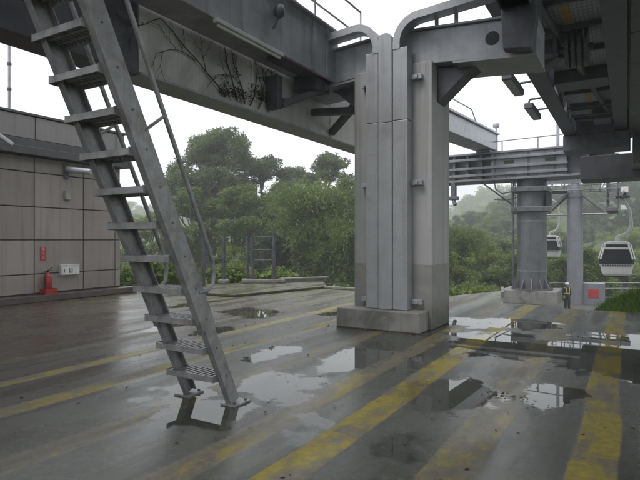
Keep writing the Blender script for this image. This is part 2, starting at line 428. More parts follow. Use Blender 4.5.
class MB:
    def __init__(s):
        s.v, s.f, s.s, s.marks = [], [], [], []
    def mark(s):
        s.marks.append((len(s.v), len(s.f)))
    def add(s, vs, fs, smooth=False):
        o = len(s.v)
        s.v += [tuple(v) for v in vs]
        s.f += [tuple(i + o for i in f) for f in fs]
        s.s += [smooth] * len(fs)
        return s
    def box(s, x0, x1, y0, y1, z0, z1):
        s.mark()
        v = [(x0, y0, z0), (x1, y0, z0), (x1, y1, z0), (x0, y1, z0), (x0, y0, z1), (x1, y0, z1), (x1, y1, z1), (x0, y1, z1)]
        return s.add(v, [(3, 2, 1, 0), (4, 5, 6, 7), (0, 1, 5, 4), (1, 2, 6, 5), (2, 3, 7, 6), (3, 0, 4, 7)])
    def beam(s, p0, p1, wd, ht, up=(0, 0, 1)):
        s.mark()
        p0, p1 = Vector(p0), Vector(p1)
        d = (p1 - p0).normalized()
        up = Vector(up)
        r = d.cross(up)
        if r.length < 1e-4:
            r = d.cross(Vector((1, 0, 0)))
        r.normalize()
        u = r.cross(d)
        a, b_ = r * wd / 2, u * ht / 2
        v = [p - a - b_ if k == 0 else p + a - b_ if k == 1 else p + a + b_ if k == 2 else p - a + b_ for p in (p0, p1) for k in range(4)]
        return s.add(v, [(0, 1, 2, 3), (7, 6, 5, 4), (0, 4, 5, 1), (1, 5, 6, 2), (2, 6, 7, 3), (3, 7, 4, 0)])
    def tube(s, pts, r, n=8, cap=True):
        s.mark()
        pts = [Vector(p) for p in pts]
        rs = r if isinstance(r, (list, tuple)) else [r] * len(pts)
        rings = []
        pu = None
        for i, p in enumerate(pts):
            d = (pts[min(i + 1, len(pts) - 1)] - pts[max(i - 1, 0)]).normalized()
            ref = Vector((0, 0, 1)) if abs(d.z) < 0.95 else Vector((1, 0, 0))
            if pu is not None:
                ref = pu
            a = d.cross(ref)
            if a.length < 1e-4:
                a = d.orthogonal()
            a.normalize()
            u = a.cross(d).normalized()
            pu = u
            rings.append([p + (a * math.cos(2 * math.pi * k / n) + u * math.sin(2 * math.pi * k / n)) * rs[i] for k in range(n)])
        v = [q for ring in rings for q in ring]
        f = []
        for i in range(len(pts) - 1):
            for k in range(n):
                k2 = (k + 1) % n
                f.append((i * n + k, (i + 1) * n + k, (i + 1) * n + k2, i * n + k2))
        s.add(v, f, True)
        if cap:
            s.add(rings[0], [tuple(range(n))])
            s.add(rings[-1], [tuple(reversed(range(n)))])
        return s
    def lathe(s, cx, cy, prof, n=24, axis='z'):
        """profile of (radius, height) turned round a vertical axis at cx, cy"""
        s.mark()
        v, f = [], []
        for r, z in prof:
            for k in range(n):
                a = 2 * math.pi * k / n
                v.append((cx + r * math.cos(a), cy + r * math.sin(a), z))
        for i in range(len(prof) - 1):
            for k in range(n):
                k2 = (k + 1) % n
                f.append((i * n + k, i * n + k2, (i + 1) * n + k2, (i + 1) * n + k))
        s.add(v, f, True)
        s.add(v[:n], [tuple(reversed(range(n)))])
        s.add(v[-n:], [tuple(range(n))])
        return s
    def prism(s, poly, z0, z1):
        s.mark()
        n = len(poly)
        v = [(x, y, z0) for x, y in poly] + [(x, y, z1) for x, y in poly]
        f = [tuple(reversed(range(n))), tuple(range(n, 2 * n))] + [(i, (i + 1) % n, n + (i + 1) % n, n + i) for i in range(n)]
        return s.add(v, f)
    def prism_y(s, poly, y0, y1):
        """polygon in the XZ plane pushed along Y"""
        s.mark()
        n = len(poly)
        v = [(x, y0, z) for x, z in poly] + [(x, y1, z) for x, z in poly]
        f = [tuple(range(n)), tuple(reversed(range(n, 2 * n)))] + [((i + 1) % n, i, n + i, n + (i + 1) % n) for i in range(n)]
        return s.add(v, f)
    def prism_x(s, poly, x0, x1):
        """polygon in the YZ plane pushed along X"""
        s.mark()
        n = len(poly)
        v = [(x0, y, z) for y, z in poly] + [(x1, y, z) for y, z in poly]
        f = [tuple(reversed(range(n))), tuple(range(n, 2 * n))] + [(i, (i + 1) % n, n + (i + 1) % n, n + i) for i in range(n)]
        return s.add(v, f)
    def band(s, path, y0, y1, th):
        """a folded plate: an open path in the XZ plane with thickness, pushed along Y"""
        pts = [Vector((x, 0, z)) for x, z in path]
        up, lo = [], []
        for i, p in enumerate(pts):
            d = (pts[min(i + 1, len(pts) - 1)] - pts[max(i - 1, 0)]).normalized()
            nrm = Vector((-d.z, 0, d.x))
            up.append(p + nrm * th / 2)
            lo.append(p - nrm * th / 2)
        n = len(pts)
        for i in range(n - 1):
            q = [up[i], up[i + 1], lo[i + 1], lo[i]]
            v = [(a.x, y0, a.z) for a in q] + [(a.x, y1, a.z) for a in q]
            s.add(v, [(0, 1, 2, 3), (7, 6, 5, 4)])
            s.add(v, [(1, 0, 4, 5), (3, 2, 6, 7)], True)
            if i == 0:
                s.add(v, [(0, 3, 7, 4)])
            if i == n - 2:
                s.add(v, [(2, 1, 5, 6)])
        return s
    def each(s, name, mat, parent=None, bevel=0.0):
        """every shape added becomes a part of its own"""
        ends = s.marks[1:] + [(len(s.v), len(s.f))]
        out = []
        for (v0, f0), (v1, f1) in zip(s.marks, ends):
            q = MB()
            q.v = s.v[v0:v1]
            q.f = [tuple(i - v0 for i in f) for f in s.f[f0:f1]]
            q.s = s.s[f0:f1]
            out.append(q.build(name, mat, parent, bevel))
        return out
    def mesh(s, name, mat, off=(0, 0, 0)):
        me = bpy.data.meshes.new(name)
        ox, oy, oz = off
        me.from_pydata([(x - ox, y - oy, z - oz) for x, y, z in s.v], [], s.f)
        me.polygons.foreach_set('use_smooth', s.s)
        if mat is not None:
            me.materials.append(mat)
        me.update()
        return me
    def build(s, name, mat, parent=None, bevel=0.0, kind=None, fix=True):
        if SIZE[0] != 1.0:
            s.v = [grown(q) for q in s.v]
            bevel *= SIZE[0]
        if parent is None:
            a = np.array(s.v)
            off = ((a[:, 0].min() + a[:, 0].max()) / 2, (a[:, 1].min() + a[:, 1].max()) / 2, a[:, 2].min())
        else:
            off = world_off(parent)
        o = bpy.data.objects.new(name, s.mesh(name, mat, off))
        COL.objects.link(o)
        if parent is None:
            o.location = off
        else:
            o.parent = parent
        if bevel:
            md = o.modifiers.new('bevel', 'BEVEL')
            md.width = bevel
            md.segments = 2
            md.limit_method = 'ANGLE'
            md.angle_limit = R(40)
        if kind:
            o['kind'] = kind
        return o

def world_off(o):
    x = y = z = 0
    while o is not None:
        x += o.location.x
        y += o.location.y
        z += o.location.z
        o = o.parent
    return (x, y, z)

def tag(o, label, cat, group=None):
    o['label'] = label
    o['category'] = cat
    if group:
        o['group'] = group
    return o

def thing(name, label, cat, loc=(0, 0, 0), group=None):
    o = bpy.data.objects.new(name, None)
    o.empty_display_size = 0.2
    COL.objects.link(o)
    o.location = grown(loc) if SIZE[0] != 1.0 else loc
    return tag(o, label, cat, group)

def kids(o):
    return [c for c in COL.objects if c.parent == o]

def copy_tree(o, loc, rz=0.0, label=None, scale=None):
    """copy of a thing with copies of its parts and their sub-parts"""
    def rec(src, par):
        c = src.copy()
        COL.objects.link(c)
        c.parent = par
        for ch in src.children:
            rec(ch, c)
        return c
    r = rec(o, None)
    r.location = loc
    r.rotation_euler = (0, 0, rz)
    if scale:
        r.scale = (scale, scale, scale)
    if label:
        r['label'] = label
    return r

# ------------------------------------------------------------------ terrain
def terrain_z(x, y):
    d = math.hypot(x, y)
    dep = -math.sin(YAW) * x + math.cos(YAW) * y
    lat = math.cos(YAW) * x + math.sin(YAW) * y
    u = lat / max(dep, 1e-3) if dep > 0 else (3 if lat > 0 else -3)
    u = max(-3, min(3, u))
    px = 320 + 520 * u
    r1 = np.interp(px, [-800, 0, 120, 300, 420, 455, 485, 520, 640, 900], [4, 4, 3.5, 3, 2, 5, 10, 12, 17, 20])
    r2 = np.interp(px, [-800, 0, 120, 300, 445, 483, 520, 580, 640, 900], [24, 24, 24, 24, 21, 39, 35, 32, 36, 46])
    r3 = np.interp(px, [-800, 0, 200, 420, 470, 560, 640, 900], [40, 42, 44, 44, 44, 44, 44, 44])
    prof_d = [0, 26, 36, 52, 66, 90, 125, 200, 240, 400, 520, 1000, 1500, 3000]
    prof_z = [-2.3, -2.5, -2.85, -3.9, -5.5, -6.5, -2.5, r1, r1 - 8, r2, r2 - 12, r3, r3 - 20, 0]
    if dep < 0:
        k = max(0, 1 + dep / 40)
        prof_z = [-2.3] * 4 + [z * k - 2 * (1 - k) for z in prof_z[4:]]
    z = float(np.interp(d, prof_d, prof_z))
    if d > 50:
        a = min(1, (d - 50) / 150)
        z += a * (1.6 * math.sin(x * 0.045 + 1.3) * math.cos(y * 0.038) + 0.8 * math.sin(x * 0.11 + y * 0.09))
    # bank of earth and grass against the right end of the platform
    g = math.exp(-((y - 15.0) / 3.2) ** 2) if y > 15.0 else 1.0
    gx = 1 / (1 + math.exp(-max(-30, min(30, (x + 1.2) * 4.0))))
    if 12 < y < 30 and x > -6:
        top = -0.06 + 0.42 * min(1, max(0, (x + 1.0) / 1.6)) * min(1, max(0, (y - 13.8) / 0.9))
        z = z + (top - z) * g * gx * (1 if y > 12.6 else 0.2)
    return z

def build_terrain():
    rr = np.concatenate([np.linspace(0.5, 14, 8), np.linspace(15, 34, 30), np.geomspace(36, 3000, 75)])
    na = 260
    v, f = [], []
    for r in rr:
        for k in range(na):
            a = 2 * math.pi * k / na
            x, y = r * math.cos(a), r * math.sin(a)
            v.append((x, y, terrain_z(x, y)))
    for i in range(len(rr) - 1):
        for k in range(na):
            k2 = (k + 1) % na
            f.append((i * na + k, (i + 1) * na + k, (i + 1) * na + k2, i * na + k2))
    mb = MB()
    mb.add(v, f, True)
    me = mb.mesh('ground', M['ground'])
    o = bpy.data.objects.new('ground', me)
    COL.objects.link(o)
    o['kind'] = 'structure'
build_terrain()

# ------------------------------------------------------------------ platform deck
DECK = [(-14, -9), (7, -9), (7, 13.6), (-1.25, 13.38), (-1.48, 13.95), (-2.64, 13.35), (-3.4, 17.0), (-4.35, 14.75), (-9.0, 15.1),
        (-10.1, 17.3), (-11.3, 15.6), (-12.8, 13.2), (-14, 10.7)]
MB().prism(DECK, -0.45, 0).build('deck', M['deck'], kind='structure')
mb = MB()
mb.prism([(-3.37, 16.7), (-3.02, 15.0), (-2.94, 15.0), (-3.28, 16.7)], 0.004, 0.16)
mb.prism([(-8.98, 14.9), (-4.4, 14.55), (-4.38, 14.7), (-8.98, 15.06)], 0.004, 0.07)
mb.build('deck_kerb', M['wet_concrete'], bevel=0.01, kind='structure')
MB().prism([(-9.45, 11.3), (-8.6, 15.0), (-10.1, 17.2), (-11.2, 15.5), (-12.7, 13.1), (-12.75, 11.2)], 0.004, 0.07).build('raised_slab', M['deck'], bevel=0.01, kind='structure')
pw = thing('parapet_wall', 'low concrete wall with pale coping at the deck edge beside the gate', 'wall', (-10.3, 16.3, 0.07))
MB().prism([(-10.95, 15.62), (-9.9, 17.1), (-9.75, 17.0), (-10.8, 15.5)], 0.074, 0.17).build('wall', M['wet_concrete'], pw)
MB().prism([(-10.98, 15.66), (-9.88, 17.18), (-9.68, 17.02), (-10.78, 15.44)], 0.172, 0.21).build('coping', M['concrete'], pw)

# ------------------------------------------------------------------ station building on the left
WX = -13.3
bld = thing('station_building', 'flat roofed building clad in beige wall panels with a cornice coloured dark as shade', 'building', (-15.5, 3, 0))
MB().box(-19, WX - 0.03, -9, 10.52, 0.0, 4.75).build('wall', M['joint'], bld)
def panel_rows(y0s, zs, x, m, parent, name):
    mb = MB()
    g = 0.014
    for a, b_ in zip(y0s[:-1], y0s[1:]):
        for z0, z1 in zip(zs[:-1], zs[1:]):
            mb.box(x - 0.028, x, a + g, b_ - g, z0 + g, z1 - g)
    return mb.build(name, m, parent, bevel=0.004)
ys = [-8.9, -7.5, -6.05, -4.62, -3.2, -1.78, -0.36, 1.06, 2.48, 3.9, 5.2, 6.45, 7.87, 9.29, 10.35, 10.54]
panel_rows(ys, [0.2, 0.71, 1.6, 2.46, 3.36, 3.76], WX, M['cladding'], bld, 'cladding')
mb = MB()
g = 0.014
for z0, z1 in zip([0.2, 0.71, 1.6, 2.46, 3.36], [0.71, 1.6, 2.46, 3.36, 3.76]):
    for k in range(4):
        mb.box(WX - 0.03 - 1.4 * (k + 1) + g, WX - 0.03 - 1.4 * k - g, 10.522, 10.55, z0 + g, z1 - g)
mb.build('end_cladding', M['cladding'], bld, bevel=0.004)
MB().box(-19.1, WX + 0.22, -9, 10.72, 3.78, 3.98).box(-19.1, WX + 0.1, -9, 10.62, 3.98, 4.19).build('cornice', M['cornice'], bld, bevel=0.01)
panel_rows(ys[:-1] + [10.66], [4.2, 4.80], WX + 0.05, surf('parapet_panel', (0.26, 0.245, 0.24), 0.45, 0, 0.08, 0.8, 0.3), bld, 'parapet')
MB().box(-19, WX + 0.021, -9, 10.64, 4.195, 4.79).build('parapet_core', M['joint'], bld)
MB().box(-19, WX + 0.09, -9, 10.7, 4.805, 4.87).build('coping', M['cornice'], bld, bevel=0.01)
MB().box(WX - 0.02, WX + 0.32, -9, 10.9, 0.004, 0.17).build('kerb', surf('kerb_brown', (0.10, 0.08, 0.074), 0.5, 0, 0.25, 3, 0.2, (0.05, 0.04, 0.036), 0.6, 0.2), bld, bevel=0.015)

can = thing('shade_canopy', 'unseen flat canopy on steel posts, added to shade the left side', 'canopy', (-9.9, -2.4, 0))
MB().box(-13.2, -6.6, -9, 4.1, 6.0, 6.25).build('roof', M['dark'], can, bevel=0.02)  # out-of-view roof added to darken the left deck and wall
for (x, y) in ((-12.6, -8), (-7.2, -8), (-12.6, -2.5), (-7.2, -2.5)):
    MB().box(x - 0.1, x + 0.1, y - 0.1, y + 0.1, 0.004, 5.99).build('post', M['dark'], can)
for y in (-8, -2.5, 3.0):
    MB().box(-13.1, -6.7, y - 0.08, y + 0.08, 5.75, 5.995).build('rafter', M['dark'], can)
pole = thing('roof_pole', 'thin pale pole rising above the flat roof of the beige building', 'pole', (-13.7, 7.45, 4.87))
MB().tube([(-13.7, 7.45, 4.87), (-13.7, 7.45, 7.4)], 0.035, 8).build('pole', M['galv'], pole)
MB().tube([(-13.7, 7.45, 5.45), (-13.7, 7.45, 5.52)], 0.055, 8).tube([(-13.7, 7.45, 6.1), (-13.7, 7.45, 6.17)], 0.055, 8).each('clamp', M['dark'], pole)

fx = WX + 0.16
ext = thing('fire_extinguisher', 'red fire extinguisher standing on the kerb at the beige wall', 'fire extinguisher', (fx, 8.14, 0.17))
MB().lathe(fx, 8.14, [(0.085, 0.17), (0.095, 0.19), (0.095, 0.60), (0.085, 0.66), (0.055, 0.705), (0.03, 0.725), (0.03, 0.75)], 20).build('cylinder', M['red'], ext)
MB().lathe(fx, 8.14, [(0.022, 0.752), (0.028, 0.77), (0.028, 0.80), (0.02, 0.81)], 12).beam((fx, 8.14, 0.80), (fx, 8.28, 0.88), 0.03, 0.012).beam((fx, 8.14, 0.79), (fx, 8.27, 0.80), 0.03, 0.012).build('valve', M['black'], ext)
MB().tube([(fx, 8.12, 0.78), (fx + 0.02, 8.04, 0.78), (fx + 0.05, 8.01, 0.68), (fx + 0.06, 8.01, 0.5), (fx + 0.06, 8.02, 0.32)], 0.014, 8).build('hose', M['black'], ext)
MB().tube([(fx + 0.06, 8.02, 0.33), (fx + 0.06, 8.025, 0.22)], [0.016, 0.026], 10).build('nozzle', M['black'], ext)
stand = thing('extinguisher_stand', 'low red tray holding the fire extinguisher on the kerb', 'stand', (fx, 8.14, 0.17))
mb = MB()
mb.box(fx - 0.13, fx - 0.11, 8.0, 8.33, 0.172, 0.32).box(fx + 0.11, fx + 0.13, 8.0, 8.33, 0.172, 0.32)
mb.box(fx - 0.108, fx + 0.108, 8.0, 8.02, 0.172, 0.32).box(fx - 0.108, fx + 0.108, 8.31, 8.33, 0.172, 0.32)
mb.build('tray', M['red'], stand)
sg = thing('extinguisher_sign', 'narrow upright red sign on the wall above the extinguisher', 'sign', (WX, 8.1, 1.06))
MB().box(WX + 0.002, WX + 0.014, 8.03, 8.17, 1.06, 1.42).build('board', M['sign_red'], sg)
mb = MB()
for k in range(3):                                     # three upright characters, too blurred in the photograph to read
    zc = 1.36 - 0.115 * k
    mb.box(WX + 0.0145, WX + 0.0165, 8.06, 8.14, zc + 0.02, zc + 0.03).box(WX + 0.0145, WX + 0.0165, 8.095, 8.105, zc - 0.04, zc + 0.018)
    mb.box(WX + 0.0145, WX + 0.0165, 8.065, 8.088, zc - 0.02, zc - 0.01).box(WX + 0.0145, WX + 0.0165, 8.112, 8.135, zc - 0.035, zc - 0.005)
mb.each('lettering', surf('sign_letter', (0.55, 0.4, 0.38), 0.5), sg)
eb = thing('light_box_sign', 'white wall mounted sign box with a green symbol low on the wall', 'sign', (WX, 8.82, 0.62))
MB().box(WX + 0.002, WX + 0.11, 8.55, 9.10, 0.64, 0.93).build('housing', M['offwhite'], eb, bevel=0.01)
MB().box(WX + 0.112, WX + 0.118, 8.58, 9.07, 0.665, 0.85).build('face', M['white'], eb)
MB().box(WX + 0.1185, WX + 0.121, 8.77, 8.80, 0.69, 0.83).box(WX + 0.1185, WX + 0.121, 8.815, 8.84, 0.69, 0.83).box(WX + 0.1185, WX + 0.121, 8.855, 8.88, 0.69, 0.83).box(WX + 0.1185, WX + 0.121, 8.802, 8.813, 0.72, 0.74).build('green_symbol', M['green'], eb)
MB().box(WX + 0.1185, WX + 0.121, 8.63, 8.65, 0.71, 0.81).prism_x([(8.61, 0.76), (8.629, 0.735), (8.629, 0.785)], WX + 0.1185, WX + 0.121).build('dark_symbol', M['dark'], eb)
wl = thing('wall_lamp', 'grey cylindrical lamp on a short arm high on the beige wall', 'lamp', (WX, 8.75, 3.4))
MB().box(WX + 0.002, WX + 0.06, 8.68, 8.8, 3.3, 3.7).build('bracket', M['dark'], wl)
MB().tube([(WX + 0.08, 8.74, 3.53), (WX + 0.75, 9.0, 3.46)], [0.09, 0.075], 14).build('housing', M['steel'], wl)
jb = thing('junction_box', 'small pale green box on the wall under the cylindrical lamp', 'box', (WX, 8.76, 2.7))
MB().box(WX + 0.002, WX + 0.08, 8.69, 8.85, 2.7, 2.95).build('housing', surf('box_green', (0.26, 0.28, 0.22), 0.5), jb, bevel=0.01)
MB().box(WX + 0.082, WX + 0.088, 8.71, 8.83, 2.72, 2.93).build('lid', surf('box_lid', (0.3, 0.32, 0.26), 0.5), jb)
fl = thing('flood_lamp', 'slim white lamp tilted out from the cornice of the building', 'lamp', (WX + 0.25, 7.0, 4.0))
MB().tube([(WX + 0.23, 6.6, 4.05), (WX + 0.55, 6.7, 4.12)], 0.035, 10).build('bracket', M['offwhite'], fl)
MB().beam((WX + 0.5, 6.6, 4.15), (WX + 0.62, 6.98, 3.88), 0.13, 0.09).build('housing', M['offwhite'], fl, bevel=0.02)

# ------------------------------------------------------------------ concrete support column with steel ducts and arms
colm = thing('support_column', 'square concrete column carrying steel arms, with three grey cable ducts up its front', 'column', (-3.73, 9.2, 0))
MB().box(-4.5, -2.97, 8.9, 9.95, 0.001, 4.78).build('shaft', M['column'], colm, bevel=0.02)
MB().box(-4.64, -3.03, 8.44, 8.897, 0.001, 0.355).build('plinth', M['concrete'], colm, bevel=0.018)
for x0, x1, top in ((-4.13, -3.885, 5.0), (-3.60, -3.325, 5.0)):
    MB().box(x0, x1, 8.63, 8.89, 0.36, 3.72).box(x0, x1, 8.632, 8.89, 3.73, top).build('duct', M['duct'], colm, bevel=0.008)
cx, hw = -3.742, 0.131
arc = [(cx + hw * math.cos(a), 5.18 + hw * math.sin(a)) for a in np.linspace(0, math.pi, 12)]
MB().box(cx - hw, cx + hw, 8.61, 8.88, 0.36, 3.70).prism_y([(cx - hw, 3.71), (cx + hw, 3.71)] + arc, 8.61, 8.88).build('duct', M['duct'], colm, bevel=0.006)
# curved duct covers that turn from the column onto the arms
def arc_path(x0, z0, sgn, xend, zend):
    p = [(x0, 5.005), (x0, 5.12)]
    r = 0.42
    for a in np.linspace(0, math.pi / 2, 10):
        p.append((x0 + sgn * r * (1 - math.cos(a)), 5.12 + r * math.sin(a)))
    p.append((xend, zend))
    return p
MB().band([(x, z - 0.02) for x, z in arc_path(-3.53, 0, 1, -1.25, 5.68)], 8.62, 8.90, 0.13).build('duct_cover', M['duct'], colm)
MB().band([(x, z - 0.02) for x, z in arc_path(-3.93, 0, -1, -5.75, 5.42)], 8.62, 8.90, 0.13).build('duct_cover', M['duct'], colm)
mb = MB()
for x in (-2.9, -2.55):
    mb.box(x - 0.03, x + 0.03, 8.93, 8.97, 5.36, 5.56)
mb.each('cover_bracket', M['steel'], colm)
for z in (4.5, 2.62, 0.5):
    for sx, x0 in ((-1, -4.14), (1, -3.315)):
        m_ = MB()
        a, b_ = (x0 - 0.16, x0) if sx < 0 else (x0, x0 + 0.19)
        m_.box(a, b_, 8.80, 8.893, z - 0.045, z + 0.045).box((a + b_) / 2 - 0.03, (a + b_) / 2 + 0.03, 8.77, 8.799, z - 0.03, z + 0.03)
        m_.build('clamp', M['steel'], colm, bevel=0.005)
def arm(sgn, xe, zt):
    # tapered box arm with round hole plate, haunch under it
    xa = -3.735 + sgn * 0.18
    poly = [(xa, 4.79), (xe, 4.60), (xe, zt), (xa, 5.38)]
    if sgn < 0:
        poly = poly[::-1]
    a = MB().prism_y(poly, 8.97, 9.85).build('arm', M['steel'], colm, bevel=0.012)
    fl_ = MB()
    p2 = [(xa + sgn * 0.02, 5.383), (xe, zt + 0.003), (xe, zt + 0.035), (xa + sgn * 0.02, 5.415)]
    if sgn < 0:
        p2 = p2[::-1]
    fl_.prism_y(p2, 8.90, 9.92)
    p3 = [(xe - sgn * 1.35, 4.66), (xe, 4.563), (xe, 4.597), (xe - sgn * 1.35, 4.694)]
    if sgn < 0:
        p3 = p3[::-1]
    fl_.prism_y(p3, 8.91, 9.91)
    fl_.each('flange', M['steel'], a)
    hx = xe - (0.7 if sgn > 0 else -0.2)
    MB().tube([(hx, 8.962, 4.98), (hx, 8.9685, 4.98)], 0.115, 20).build('hole', M['black'], a)
    hb = [(-3.735 + sgn * 0.78, 4.1), (-3.735 + sgn * 1.25, 4.52), (-3.735 + sgn * 1.5, 4.66), (-3.735 + sgn * 0.78, 4.72)]
    if sgn < 0:
        hb = hb[::-1]
    MB().prism_y(hb, 9.2, 9.6).build('haunch', M['dark'], colm)
arm(1, -1.25, 5.22)
nr = MB().prism_y([(-1.72, 4.66), (-1.3, 4.6), (-1.22, 5.0), (-1.22, 6.25), (-1.8, 6.25), (-1.76, 5.4)], 8.66, 8.88).box(-1.75, -1.28, -6, 8.6, 5.26, 5.7).box(-1.72, -1.3, 8.0, 9.9, 5.26, 6.3)
nr.each('end_bracket', M['dark'], colm, bevel=0.015)
arm(-1, -5.7, 5.25)

# ------------------------------------------------------------------ left guideway girder
gl = thing('guideway_girder', 'long pale grey steel girder overhead at the left, held by the column arm', 'girder', (-6.3, 6, 3.7))
mb = MB().box(-6.13, -5.75, 4.86, 13.5, 3.90, 5.05)
for y in (7.4, 10.2, 12.6):
    mb.box(-5.752, -5.735, y - 0.05, y + 0.05, 3.92, 5.02)
mb.build('web', M['girder'], gl, bevel=0.01)
MB().box(-6.2, -5.70, 4.86, 13.5, 3.86, 3.897).build('bottom_flange', M['steel'], gl, bevel=0.005)
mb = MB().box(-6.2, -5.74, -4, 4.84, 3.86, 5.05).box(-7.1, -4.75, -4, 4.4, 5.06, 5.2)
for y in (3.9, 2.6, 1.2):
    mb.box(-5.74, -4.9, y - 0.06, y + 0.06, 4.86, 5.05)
mb.build('girder_end_shade', M['dark'], gl, bevel=0.01)  # near girder end coloured dark to stand in for the dim left side
MB().box(-5.72, -5.02, 4.45, 9.1, 4.80, 4.86).box(-5.02, -4.96, 4.45, 9.1, 4.70, 5.64).box(-5.06, -4.86, 4.45, 9.1, 5.643, 5.68).build('upper_beam', M['steel'], gl, bevel=0.008)
MB().box(-4.955, -4.93, 8.1, 8.22, 4.72, 5.63).box(-4.955, -4.93, 6.1, 6.2, 4.72, 5.63).box(-4.955, -4.93, 8.6, 8.66, 4.72, 5.63).each('stiffener', M['steel'], gl)
# clutter under the arm end
mb = MB()
mb.box(-5.62, -5.1, 8.5, 9.0, 4.5, 4.79).box(-5.4, -5.0, 7.3, 8.5, 4.72, 4.79).beam((-5.7, 8.2, 4.2), (-5.1, 8.9, 4.6), 0.12, 0.12)
mb.beam((-5.74, 9.4, 4.3), (-4.6, 9.4, 4.2), 0.14, 0.14).beam((-5.74, 10.2, 4.0), (-4.6, 9.4, 4.45), 0.16, 0.1).box(-5.7, -5.45, 7.7, 7.86, 4.0, 4.6)
mb.each('hanger_bracket', M['dark'], gl, bevel=0.01)
lt = thing('batten_light', 'long slim white batten light under the edge of the left overhead girder', 'lamp', (-4.9, 6.3, 4.6))
MB().box(-4.95, -4.86, 5.45, 7.05, 4.61, 4.67).build('housing', M['offwhite'], lt, bevel=0.008)
MB().tube([(-4.905, 5.5, 4.585), (-4.905, 7.0, 4.585)], 0.022, 10).build('tube', M['white'], lt)
MB().box(-4.945, -4.925, 5.9, 5.95, 4.67, 4.72).box(-4.945, -4.925, 6.6, 6.65, 4.67, 4.72).each('clip', M['dark'], lt)
rp = thing('railing_walkway', 'thin grey handrail along the top of the left overhead girder', 'railing', (-5.2, 6, 5.68))
for y in (-2.6, 0.2, 3.0, 5.8, 8.6):
    MB().tube([(-5.2, y, 5.64), (-5.2, y, 6.75)], 0.022, 8).build('post', M['galv'], rp)
mb = MB().tube([(-5.2, -2.6, 6.2), (-5.2, 10.6, 6.2)], 0.02, 8).tube([(-5.2, -2.6, 6.75), (-5.2, 10.6, 6.75)], 0.022, 8)
mb.each('rail', M['galv'], rp)
MB().tube([(-5.2, 10.6, 5.3), (-5.2, 10.6, 6.75)], 0.022, 8).build('post', M['galv'], rp)
yp = MB().box(-5.34, -5.12, 7.62, 7.84, 5.684, 7.4).build('yellow_post', M['yellow'], None, bevel=0.015)
tag(yp, 'square yellow post rising from the left overhead girder', 'post')
sp = thing('small_floodlight', 'dark oval floodlight on the pale plate of the left girder', 'lamp', (-4.9, 7.2, 5.2))
MB().tube([(-4.93, 6.86, 5.02), (-4.88, 6.92, 5.22)], 0.02, 8).build('stem', M['dark'], sp)
MB().lathe(-4.86, 6.93, [(0.02, 5.2), (0.075, 5.24), (0.09, 5.32), (0.07, 5.4), (0.02, 5.43)], 14).build('housing', M['dark'], sp)

# window reflection of tree branches, modelled as dark twigs on the girder
def branch_reflection():
    mb = MB()
    rnd = random.Random(3)
    def grow(y, z, ang, ln, r, lvl):
        pts = [(-5.715 + 0.0, y, z)]
        n = 6
        for i in range(n):
            ang += rnd.uniform(-0.28, 0.28)
            y += ln / n * math.sin(ang)
            z += ln / n * math.cos(ang)
            if z > 4.78 or z < 3.76:
                break
            pts.append((-5.70 + rnd.uniform(-0.012, 0.02), y, z))
            if lvl < 3 and i > 0 and rnd.random() < (0.75 if lvl < 2 else 0.5):
                grow(y, z, ang + rnd.choice((-1, 1)) * rnd.uniform(0.4, 0.9), ln * rnd.uniform(0.4, 0.65), r * 0.6, lvl + 1)
        if len(pts) > 1:
            mb.tube(pts, [r * (1 - 0.6 * i / len(pts)) for i in range(len(pts))], 5)
    for y, a, ln in ((7.1, -0.25, 1.0), (7.25, 0.15, 1.1), (7.5, 0.5, 1.1), (6.9, -0.7, 1.3), (7.8, 0.1, 0.9), (6.6, -1.15, 1.6)):
        grow(y, 3.97, a, ln, 0.014, 0)
    return mb
cr_ = thing('branch_reflection', 'dark branch shapes on the girder face, modelling trees mirrored in the window', 'reflection', (-5.7, 7.2, 3.72))
branch_reflection().build('branch', M['reflected_branch'], cr_)
REFLECTION = cr_

# ------------------------------------------------------------------ right guideway above the camera
full_size(2.45, (-0.6, 5, 3.93), (-1.47, 12.25, 7.31))
gr = thing('guideway_track', 'dark overhead cable car guideway with mesh ceiling on the right', 'guideway', (-0.6, 5, 3.9))
def ibeam(mb, x0, x1, y0, y1, z0, z1, t_=0.03):
    xm = (x0 + x1) / 2
    mb.box(x0, x1, y0, y1, z0, z0 + t_).box(x0, x1, y0, y1, z1 - t_, z1).box(xm - 0.02, xm + 0.02, y0, y1, z0 + t_, z1 - t_)
    return mb
mb = ibeam(MB(), -1.22, -0.98, -5, 13.5, 3.93, 4.52)
y = -4.5
while y < 13.4:
    mb.box(-1.2, -1.122, y, y + 0.02, 3.96, 4.49).box(-1.08, -1.0, y, y + 0.02, 3.96, 4.49)
    y += 1.5
mb.build('side_beam', M['dark'], gr, bevel=0.004)
mb = ibeam(MB(), -0.24, 0.0, -5, 13.5, 3.98, 4.52)
mb.build('side_beam', M['dark'], gr, bevel=0.004)
MB().box(-0.975, -0.245, -5, 13.5, 4.20, 4.23).build('mesh_ceiling', M['grating'], gr)
MB().box(-0.66, -0.56, -5, 12.5, 4.19, 4.197).build('yellow_strip', surf('faded_yellow', (0.42, 0.29, 0.06), 0.5, 0, 0.2, 5), gr)
for y in (-3, -1.8, -0.6, 0.6, 1.8, 3.0, 4.2, 5.3, 6.1, 6.9, 7.8, 10.0, 11.0, 12.2):
    MB().box(-0.976, -0.244, y, y + 0.05, 4.13, 4.189).build('cross_member', M['dark'], gr)
MB().box(-0.977, -0.243, 8.75, 9.25, 4.0, 4.185).build('cross_girder', M['dark'], gr, bevel=0.01)
MB().tube([(-0.93, 4.6, 4.1), (-0.3, 11.8, 4.1)], 0.04, 10).build('brace_pipe', M['dark'], gr)
